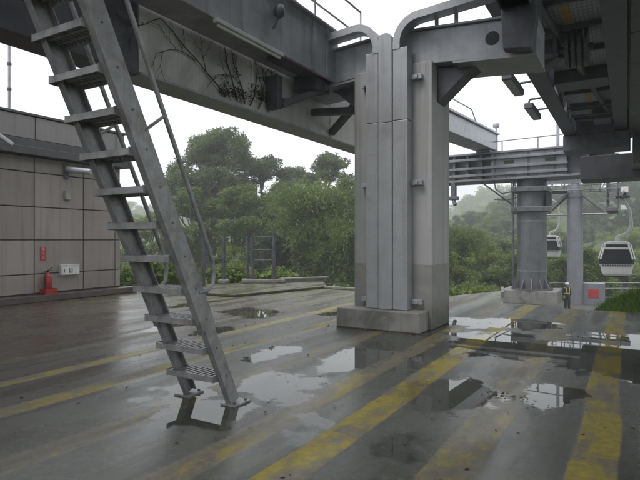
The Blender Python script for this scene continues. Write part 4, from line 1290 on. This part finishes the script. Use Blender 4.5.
# ------------------------------------------------------------------ vegetation
rng = np.random.default_rng(11)
def leaf_mesh(name, mat, pts, tones, size, droop=0.0, aspect=0.45):
    """leaf-sized kite faces at pts; tone 0..1 varies their hue by clump"""
    n = len(pts)
    d = rng.normal(size=(n, 3))
    d[:, 2] = d[:, 2] * 0.6 - droop
    d /= np.linalg.norm(d, axis=1)[:, None]
    s_ = rng.normal(size=(n, 3))
    s_ -= (s_ * d).sum(1)[:, None] * d
    s_ /= np.linalg.norm(s_, axis=1)[:, None]
    L = size * rng.uniform(0.6, 1.35, n)[:, None]
    v = np.empty((n, 4, 3))
    v[:, 0] = pts
    v[:, 1] = pts + d * L * 0.5 + s_ * L * aspect * 0.5
    v[:, 2] = pts + d * L
    v[:, 3] = pts + d * L * 0.5 - s_ * L * aspect * 0.5
    me = bpy.data.meshes.new(name)
    me.vertices.add(n * 4)
    me.vertices.foreach_set('co', v.reshape(-1).astype(np.float32))
    me.loops.add(n * 4)
    me.loops.foreach_set('vertex_index', np.arange(n * 4, dtype=np.int32))
    me.polygons.add(n)
    me.polygons.foreach_set('loop_start', np.arange(0, n * 4, 4, dtype=np.int32))
    me.polygons.foreach_set('loop_total', np.full(n, 4, dtype=np.int32))
    me.update(calc_edges=True)
    a = me.attributes.new('tone', 'FLOAT', 'FACE')
    a.data.foreach_set('value', tones.astype(np.float32))
    me.materials.append(mat)
    return me

def clumps(centres, radii, per, flat=0.75):
    P_, T_ = [], []
    for c, r in zip(centres, radii):
        n = max(8, int(per * r * r))
        q = rng.normal(size=(n, 3))
        q /= np.linalg.norm(q, axis=1)[:, None]
        q *= (rng.uniform(0.25, 1.0, n) ** 0.55)[:, None] * r
        q[:, 2] *= flat
        P_.append(q + c)
        T_.append(np.clip(rng.normal(rng.uniform(0.15, 0.85), 0.14, n), 0, 1))
    return np.concatenate(P_), np.concatenate(T_)

def add_part(name, me, parent):
    o = bpy.data.objects.new(name, me)
    COL.objects.link(o)
    o.parent = parent
    return o

def tree_parts(root, h, w, base_frac, nl, ncl, per, leaf, mat, seed, flat=0.75, trunk_r=None, droop=0.15, lean=0.0):
    """tapered trunk, forking limbs, leaf clumps round the limb ends; in the root's local space"""
    r_ = random.Random(seed)
    mb = MB()
    tr = trunk_r or h * 0.022
    top = Vector((lean, r_.uniform(-0.2, 0.2), h * 0.72))
    pts = [Vector((0, 0, -0.3)), Vector((r_.uniform(-.1, .1), r_.uniform(-.1, .1), h * 0.25)), Vector((lean * 0.5, r_.uniform(-.2, .2), h * 0.5)), top]
    mb.tube(pts, [tr * 1.25, tr, tr * 0.75, tr * 0.35], 8)
    ends = [top + Vector((0, 0, h * 0.1))]
    for i in range(nl):
        z0 = h * (base_frac + (0.66 - base_frac) * (i + 0.5) / nl)
        a = i * 2.4 + r_.uniform(-0.5, 0.5)
        ln = w * 0.5 * r_.uniform(0.55, 1.0) * (1.0 - 0.35 * max(0, (z0 / h - 0.45)))
        st = Vector((lean * z0 / h, 0, z0))
        e = st + Vector((math.cos(a) * ln, math.sin(a) * ln, ln * r_.uniform(0.25, 0.8) + h * 0.05))
        m_ = (st + e) / 2 + Vector((0, 0, -0.06 * ln))
        mb.tube([st, m_, e], [tr * 0.5, tr * 0.33, tr * 0.12], 6)
        ends.append(e)
        for q in range(2):
            e2 = m_ + Vector((math.cos(a + r_.uniform(-1.1, 1.1)) * ln * 0.55, math.sin(a + r_.uniform(-1.1, 1.1)) * ln * 0.55, ln * r_.uniform(0.1, 0.6)))
            mb.tube([m_, e2], [tr * 0.25, tr * 0.08], 5)
            ends.append(e2)
    cs, rs = [], []
    zc, rz_ = h * (base_frac + 1) / 2, h * (1 - base_frac) / 2
    nlob = max(4, int(nl * 0.8))
    lobes = []                                # uneven lobes of the crown, each carried by a limb
    for i in range(nlob):
        a = i * 2.4 + r_.uniform(-0.6, 0.6)
        e = -0.55 + 1.5 * (i + 0.5) / nlob
        q = math.sqrt(max(0.0, 1 - min(0.98, e) ** 2)) * r_.uniform(0.45, 0.72)
        lc = Vector((lean * 0.8 + math.cos(a) * q * w / 2, math.sin(a) * q * w / 2, zc + min(0.78, e) * rz_))
        lobes.append((lc, w * r_.uniform(0.17, 0.27)))
        mb.tube([Vector((lean * 0.5, 0, max(h * 0.15, lc.z - 0.35 * w))), (lc + Vector((lean * .5, 0, lc.z - 0.2 * w))) / 2, lc], [tr * 0.5, tr * 0.3, tr * 0.08], 6)
    lobes.append((Vector((lean, 0, h - w * 0.2)), w * 0.2))
    for k in range(ncl):
        if k % 3 == 0:
            e = ends[(k // 3) % len(ends)]
            sp = w * 0.06
            c_ = np.array([e.x + r_.gauss(0, sp), e.y + r_.gauss(0, sp), min(h * 0.95, e.z + r_.gauss(0.0, sp))])
        else:
            lc, lr = lobes[k % len(lobes)]
            d = Vector((r_.gauss(0, 1), r_.gauss(0, 1), r_.gauss(0.35, 0.8))).normalized() * lr * r_.uniform(0.55, 0.95)
            c_ = np.array([lc.x + d.x, lc.y + d.y, min(h * 0.97, lc.z + d.z * 0.8)])
        cs.append(c_)
        rs.append(w * r_.uniform(0.055, 0.115))
    P_, T_ = clumps(cs, rs, per, flat)
    tm = mb.mesh('trunk', M['bark'])
    cm = leaf_mesh('crown', mat, P_, T_, leaf, droop)
    add_part('trunk', tm, root)
    add_part('crown', cm, root)

def px_ground(px, D):
    u = (px - 320) / 520
    return (D * (-math.sin(YAW) + math.cos(YAW) * u), D * (math.cos(YAW) + math.sin(YAW) * u))

GROW = 2.1
def big_tree(name, px, D, topy, w, mat, label, seed, cat='tree', **kw):
    D, w = D * GROW, w * GROW
    x, y = px_ground(px, D)
    z = YZ(x, y)
    h = 1.6 + (240 - topy) * D / 520 - z
    root = thing(name, label, cat, (x, y, z), kw.pop('group', None))
    a = dict(base_frac=0.35, nl=9, ncl=110, per=420, leaf=0.30, flat=0.75, droop=0.15)
    a.update(kw)
    tree_parts(root, h, w, a['base_frac'], a['nl'], a['ncl'], a['per'], a['leaf'], mat, seed, a['flat'], None, a['droop'])
    return root

# dark leaves round the twigs, part of the same modelled window reflection
def reflected_leaves():
    r_ = random.Random(9)
    cs, rs = [], []
    for i in range(46):
        y = r_.uniform(6.5, 8.3)
        cs.append(np.array([-5.69, y, 3.98 + abs(r_.gauss(0, 0.16)) + (0.12 if y > 7.2 else 0)]))
        rs.append(r_.uniform(0.05, 0.13))
    P_, T_ = clumps(cs, rs, 2600, 0.9)
    P_[:, 0] = np.clip(P_[:, 0], -5.715, -5.60)
    off = np.array(REFLECTION.location)
    add_part('foliage', leaf_mesh('foliage', leaf_mat('leaf_reflected', (0.025, 0.027, 0.02), (0.06, 0.055, 0.035), 0.1), P_ - off, T_, 0.035, 0.4, 0.6), REFLECTION)
reflected_leaves()

# grove behind the left deck edge
big_tree('broadleaf_tree', 210, 31, 130, 6.0, M['leaf_olive'], 'tallest olive green tree of the grove, seen right of the ladder', 21, ncl=170, base_frac=0.3)
big_tree('broadleaf_tree', 262, 33, 153, 4.4, M['leaf_olive'], 'rounded grey green tree standing just right of the tallest tree', 22, ncl=110, base_frac=0.2)
big_tree('broadleaf_tree', 326, 32, 151, 4.2, M['leaf_olive'], 'olive tree whose crown rises beside the left edge of the concrete column', 23, ncl=120, base_frac=0.2)
big_tree('broadleaf_tree', 238, 27, 186, 4.4, M['leaf_mid'], 'dense mid green tree in front of the tallest tree, behind the gate frame', 24, base_frac=0.15, ncl=140)
big_tree('broadleaf_tree', 292, 35, 164, 4.4, M['leaf_olive'], 'green tree filling the gap between the grey green tree and the bamboo', 25, base_frac=0.2, ncl=120)
big_tree('broadleaf_tree', 192, 27, 186, 3.4, M['leaf_mid'], 'leafy green tree low behind the ladder handrail', 26, base_frac=0.15, ncl=110)
big_tree('broadleaf_tree', 150, 30, 214, 3.6, M['leaf_mid'], 'bushy light green tree seen through the ladder steps', 27, base_frac=0.1, ncl=110)
big_tree('broadleaf_tree', 350, 29, 176, 3.4, M['leaf_mid'], 'green tree partly hidden behind the left side of the concrete column', 28, base_frac=0.15, ncl=100)
big_tree('broadleaf_tree', 395, 33, 168, 4.4, M['leaf_olive'], 'tree standing behind the concrete column', 29, base_frac=0.2, ncl=100)

def bamboo(px, D, topy, w, mat, label, seed, nc=34, leaf=0.42, group=None, name='bamboo_clump', cat='bamboo'):
    D, w = D * GROW, w * GROW
    x, y = px_ground(px, D)
    z = YZ(x, y)
    h = 1.6 + (240 - topy) * D / 520 - z
    root = thing(name, label, cat, (x, y, z), group)
    r_ = random.Random(seed)
    mb = MB()
    P_, T_ = [], []
    for i in range(nc):
        a = r_.uniform(0, 2 * math.pi)
        b_ = r_.uniform(0, 0.25) * w
        hh = h * r_.uniform(0.55, 1.0)
        out = w * 0.5 * r_.uniform(0.2, 1.0)
        tone = r_.uniform(0.1, 0.9)
        pts = []
        for k in range(9):
            u = k / 8
            rr_ = b_ + out * u ** 2.0
            zz = hh * (1 - (1 - min(u, 0.8) / 0.8) ** 1.6) * 0.97 - max(0, u - 0.8) * hh * 0.5
            pts.append(Vector((math.cos(a) * rr_, math.sin(a) * rr_, zz - 0.2)))
        mb.tube(pts, [0.03 - 0.0028 * k for k in range(9)], 5)
        for k in range(1, 9):
            c = pts[k]
            n = 150
            q = rng.normal(size=(n, 3)) * np.array([0.3, 0.3, 0.26]) * (w / 4.0)
            q[:, 2] -= 0.12
            P_.append(q + np.array(c))
            T_.append(np.clip(rng.normal(tone, 0.12, n), 0, 1))
    add_part('culm', mb.mesh('culm', M['bark']), root)
    add_part('foliage', leaf_mesh('foliage', mat, np.concatenate(P_), np.concatenate(T_), leaf, 0.75, 0.2), root)
bamboo(318, 23, 178, 3.4, M['leaf_bamboo'], 'tall arching light green bamboo left of the concrete column', 41, 46)
bamboo(345, 22, 205, 2.6, M['leaf_bamboo'], 'shorter bamboo drooping against the left side of the concrete column', 42, 34)
bamboo(292, 24, 222, 2.6, M['leaf_dark'], 'dark low bamboo thicket just right of the gate frame', 43, 34)
bamboo(452, 27, 224, 2.8, M['leaf_bamboo'], 'light green bamboo emerging from behind the right side of the concrete column', 44, 40)
bamboo(474, 30, 232, 2.6, M['leaf_bamboo'], 'light green bamboo left of the dark tree near the round column', 45, 34)
big_tree('broadleaf_tree', 494, 33, 240, 2.7, M['leaf_dark'], 'very dark round tree just left of the round steel column', 46, base_frac=0.25, ncl=90)
big_tree('broadleaf_tree', 512, 38, 236, 3.0, M['leaf_lime'], 'yellow green tree at the left edge of the round steel column', 47, base_frac=0.1, ncl=80)
big_tree('broadleaf_tree', 470, 26, 268, 3.2, M['leaf_mid'], 'low green bush at the deck edge right of the concrete column', 48, base_frac=0.05, ncl=100, nl=7, cat='bush')
big_tree('broadleaf_tree', 496, 27, 276, 2.4, M['leaf_dark'], 'low dark bush under the dark tree at the deck edge', 49, base_frac=0.05, ncl=80, nl=7, cat='bush')

def bush(px, D, h, w, mat, label, seed, leaf=0.14, zoff=0.0, group=None, per=900):
    x, y = px_ground(px, D)
    z = YZ(x, y) + zoff
    root = thing('shrub', label, 'shrub', (x, y, z), group)
    r_ = random.Random(seed)
    mb = MB()
    cs, rs = [], []
    for i in range(int(10 + w * 5)):
        a = r_.uniform(0, 6.28)
        q = r_.uniform(0, 0.5) ** 0.7 * w
        e = Vector((math.cos(a) * q, math.sin(a) * q, h * r_.uniform(0.35, 0.95)))
        mb.tube([(0, 0, -0.2), e * 0.5 + Vector((0, 0, 0.05)), e], [0.025, 0.016, 0.006], 5)
        cs.append(np.array(e))
        rs.append(r_.uniform(0.16, 0.3) * min(w, h * 1.3))
    P_, T_ = clumps(cs, rs, per)
    add_part('stem', mb.mesh('stem', M['bark']), root)
    add_part('foliage', leaf_mesh('foliage', mat, P_, T_, leaf, 0.1, 0.55), root)
bush(294, 20.5, 2.5, 1.7, M['leaf_mid'], 'bright leafy shrub just beyond the gate frame by the parapet', 61, 0.2)
bush(262, 21, 2.7, 1.9, M['leaf_mid'], 'green shrub directly behind the gate frame', 62, 0.2)
bush(225, 20.5, 2.9, 2.2, M['leaf_mid'], 'green shrub behind the fence posts right of the ladder', 63, 0.2)
bush(190, 19.5, 2.4, 2.0, M['leaf_bamboo'], 'light green shrub behind the ladder handrail', 64, 0.2)
bush(155, 19, 3.1, 2.2, M['leaf_mid'], 'green shrub beyond the lower ladder steps at the building corner', 65, 0.2)
bush(133, 20.5, 3.0, 1.8, M['leaf_bamboo'], 'pale green shrub just past the corner of the beige building', 66, 0.2)
bush(328, 18.5, 2.2, 2.0, M['leaf_dark'], 'dark shrub at the foot of the bamboo left of the concrete column', 67, 0.18)
bush(352, 18.5, 2.2, 2.0, M['leaf_dark'], 'dark shrub low against the left edge of the concrete column', 68, 0.18)
bush(305, 19, 2.3, 1.8, M['leaf_dark'], 'dark shrub beyond the end of the parapet', 69, 0.18)
bush(455, 19, 2.2, 1.7, M['leaf_mid'], 'green shrub below the deck edge beside the concrete column', 70, 0.18)
bush(631, 16.2, 0.6, 1.4, M['leaf_mid'], 'low green shrub on the grass bank at the far right', 71, 0.14)

bush(613, 15.2, 0.5, 1.1, M['leaf_bamboo'], 'pale green low shrub on the grass bank in front of the cabinet', 72, 0.13)
bush(648, 15.0, 0.6, 1.3, M['leaf_bamboo'], 'pale green shrub at the right edge of the grass bank', 73, 0.14)

# hillside trees: a few shared crowns, every tree an object of its own
protos = []
for i, (mt, per, lf, flat) in enumerate(((M['leaf_mid'], 20, 0.55, 0.8), (M['leaf_dark'], 20, 0.55, 0.85), (M['leaf_lime'], 20, 0.5, 0.7), (M['leaf_mid'], 20, 0.55, 1.0), (M['leaf_dark'], 20, 0.5, 0.7), (M['leaf_olive'], 20, 0.5, 0.9))):
    root = thing('hillside_tree', 'tree among many on the wooded far hillside', 'tree', (0, 0, 0), 'trees on the far hillside')
    tree_parts(root, 6.0, 5.6, 0.12, 7, 85, 420, 0.27, mt, 80 + i, flat)
    protos.append(root)
used = [False] * len(protos)
def plant(px, D, sc, kind, zadd=0):
    x, y = px_ground(px, D)
    loc = (x, y, YZ(x, y) - 0.3 * sc + zadd)
    rz = random.uniform(0, 6.28)
    if not used[kind]:
        used[kind] = True
        o = protos[kind]
        o.location = loc
        o.rotation_euler = (0, 0, rz)
        o.scale = (sc, sc, sc)
    else:
        o = copy_tree(protos[kind], loc, rz, None, sc)
random.seed(5)
for D0, D1, n, s0, s1 in ((50, 66, 22, 0.7, 1.0), (66, 95, 40, 0.8, 1.15), (95, 135, 56, 0.85, 1.3), (135, 180, 70, 0.9, 1.4), (180, 215, 62, 0.9, 1.4)):
    for i in range(n):
        px = random.choice((random.uniform(425, 660), random.uniform(425, 660), random.uniform(425, 660), random.uniform(425, 660), random.uniform(110, 350)))
        D = random.uniform(D0, D1)
        right = px > 560
        wts = [3, 2, 3, 2, 1.5, 1] if D > 85 else [2, 0.3, 6, 2, 0.3, 1]
        if D > 90 and right:
            wts = [1, 4, 0.3, 1, 4, 1]
        plant(px, D, random.uniform(s0, s1), random.choices(range(6), wts)[0])

# the mass of forest on the far ridges, beyond counting
def forest():
    cs, rs = [], []
    r_ = random.Random(17)
    for i in range(1500):
        px = r_.uniform(60, 680)
        D = r_.uniform(222, 430)
        x, y = px_ground(px, D)
        cs.append(np.array([x, y, YZ(x, y) + r_.uniform(0.5, 3.0)]))
        rs.append(r_.uniform(2.0, 4.2))
    P_, T_ = clumps(cs, rs, 13, 0.8)
    me = leaf_mesh('forest', M['leaf_mid'], P_, T_, 1.0, 0.0, 0.8)
    o = bpy.data.objects.new('forest', me)
    COL.objects.link(o)
    o['kind'] = 'stuff'
    tag(o, 'continuous woodland covering the far misty ridges', 'forest')
forest()

# undergrowth between the trees
def undergrowth():
    cs, rs = [], []
    r_ = random.Random(23)
    for i in range(520):
        px = r_.choice((r_.uniform(100, 365), r_.uniform(430, 655)))
        D = r_.uniform(20.5, 60) if px < 400 else r_.uniform(46, 66)
        if px > 490:
            D = r_.uniform(54, 66)
        x, y = px_ground(px, D)
        cs.append(np.array([x, y, YZ(x, y) + r_.uniform(0.0, 0.6)]))
        rs.append(r_.uniform(0.5, 1.1) * (1.4 if D > 40 else 1.0))
    P_, T_ = clumps(cs, rs, 95, 0.7)
    me = leaf_mesh('undergrowth', M['leaf_mid'], P_, T_, 0.32, 0.0, 0.6)
    o = bpy.data.objects.new('undergrowth', me)
    COL.objects.link(o)
    o['kind'] = 'stuff'
    tag(o, 'tangled green undergrowth below the trees', 'undergrowth')
undergrowth()

# grass on the bank and along the deck edge
def grass():
    n = 26000
    x = rng.uniform(-1.2, 6.5, n)
    y = rng.uniform(13.3, 20, n)
    keep = (y > 13.42 + 0.03 * x + 0.1 * rng.random(n)) & (x > -1.15)
    x, y = x[keep], y[keep]
    z = np.array([terrain_z(a, b_) for a, b_ in zip(x, y)])
    n = len(x)
    h = rng.uniform(0.07, 0.26, n) * (1 + 0.6 * np.sin(x * 2.1) * np.cos(y * 1.7))
    a = rng.uniform(0, 6.28, n)
    lean = rng.normal(0, 0.06, (n, 2))
    v = np.empty((n, 3, 3))
    w_ = 0.012
    v[:, 0] = np.stack([x - w_ * np.cos(a), y - w_ * np.sin(a), z - 0.02], 1)
    v[:, 1] = np.stack([x + w_ * np.cos(a), y + w_ * np.sin(a), z - 0.02], 1)
    v[:, 2] = np.stack([x + lean[:, 0], y + lean[:, 1], z + h], 1)
    me = bpy.data.meshes.new('grass')
    me.vertices.add(n * 3)
    me.vertices.foreach_set('co', v.reshape(-1).astype(np.float32))
    me.loops.add(n * 3)
    me.loops.foreach_set('vertex_index', np.arange(n * 3, dtype=np.int32))
    me.polygons.add(n)
    me.polygons.foreach_set('loop_start', np.arange(0, n * 3, 3, dtype=np.int32))
    me.polygons.foreach_set('loop_total', np.full(n, 3, dtype=np.int32))
    me.update(calc_edges=True)
    at = me.attributes.new('tone', 'FLOAT', 'FACE')
    at.data.foreach_set('value', rng.uniform(0, 1, n).astype(np.float32))
    me.materials.append(M['grass'])
    o = bpy.data.objects.new('grass', me)
    COL.objects.link(o)
    o['kind'] = 'stuff'
    tag(o, 'short bright grass on the bank at the right end of the deck', 'grass')
grass()

# wet leaves and bits of dirt on the deck
def litter():
    n0 = 45
    p0 = np.stack([rng.normal(-1.08, 0.14, n0), rng.normal(5.55, 0.10, n0), rng.uniform(0.004, 0.02, n0)], 1)
    n1 = 420
    p1 = np.stack([rng.uniform(-8, 1.5, n1), rng.uniform(2.8, 13, n1), rng.uniform(0.004, 0.01, n1)], 1)
    n2 = 260
    p2 = np.stack([rng.uniform(-4.8, -2.8, n2), 8.42 - np.abs(rng.normal(0, 0.07, n2)), rng.uniform(0.004, 0.015, n2)], 1)
    P_ = np.concatenate([p0, p1, p2])
    me = leaf_mesh('leaf_litter', leaf_mat('leaf_litter', (0.03, 0.024, 0.014), (0.14, 0.10, 0.04), 0.05), P_, rng.uniform(0, 1, len(P_)), 0.04, 0.0, 0.5)
    v = np.empty(len(me.vertices) * 3, dtype=np.float32)
    me.vertices.foreach_get('co', v)
    v = v.reshape(-1, 3)
    v[:, 2] = np.clip(v[:, 2] * 0.6 + 0.002, 0.003, 0.022)
    me.vertices.foreach_set('co', v.reshape(-1))
    me.update()
    o = bpy.data.objects.new('leaf_litter', me)
    COL.objects.link(o)
    o['kind'] = 'stuff'
    tag(o, 'scattered wet dead leaves and crumbs of dirt on the deck', 'litter')
litter()

# ------------------------------------------------------------------ air
def haze():
    m = bpy.data.materials.new('haze')
    m.use_nodes = True
    t = m.node_tree
    for n in list(t.nodes):
        t.nodes.remove(n)
    out = t.nodes.new('ShaderNodeOutputMaterial')
    vol = t.nodes.new('ShaderNodeVolumePrincipled')
    vol.inputs['Color'].default_value = (0.93, 0.95, 0.98, 1)
    vol.inputs['Density'].default_value = 0.0015
    vol.inputs['Anisotropy'].default_value = 0.1
    t.links.new(vol.outputs[0], out.inputs['Volume'])
    o = MB().box(-3200, 3200, -3200, 3200, -40, 64).build('haze', m, kind='stuff')
    tag(o, 'thin pale mist hanging in the valley air', 'haze')
haze()
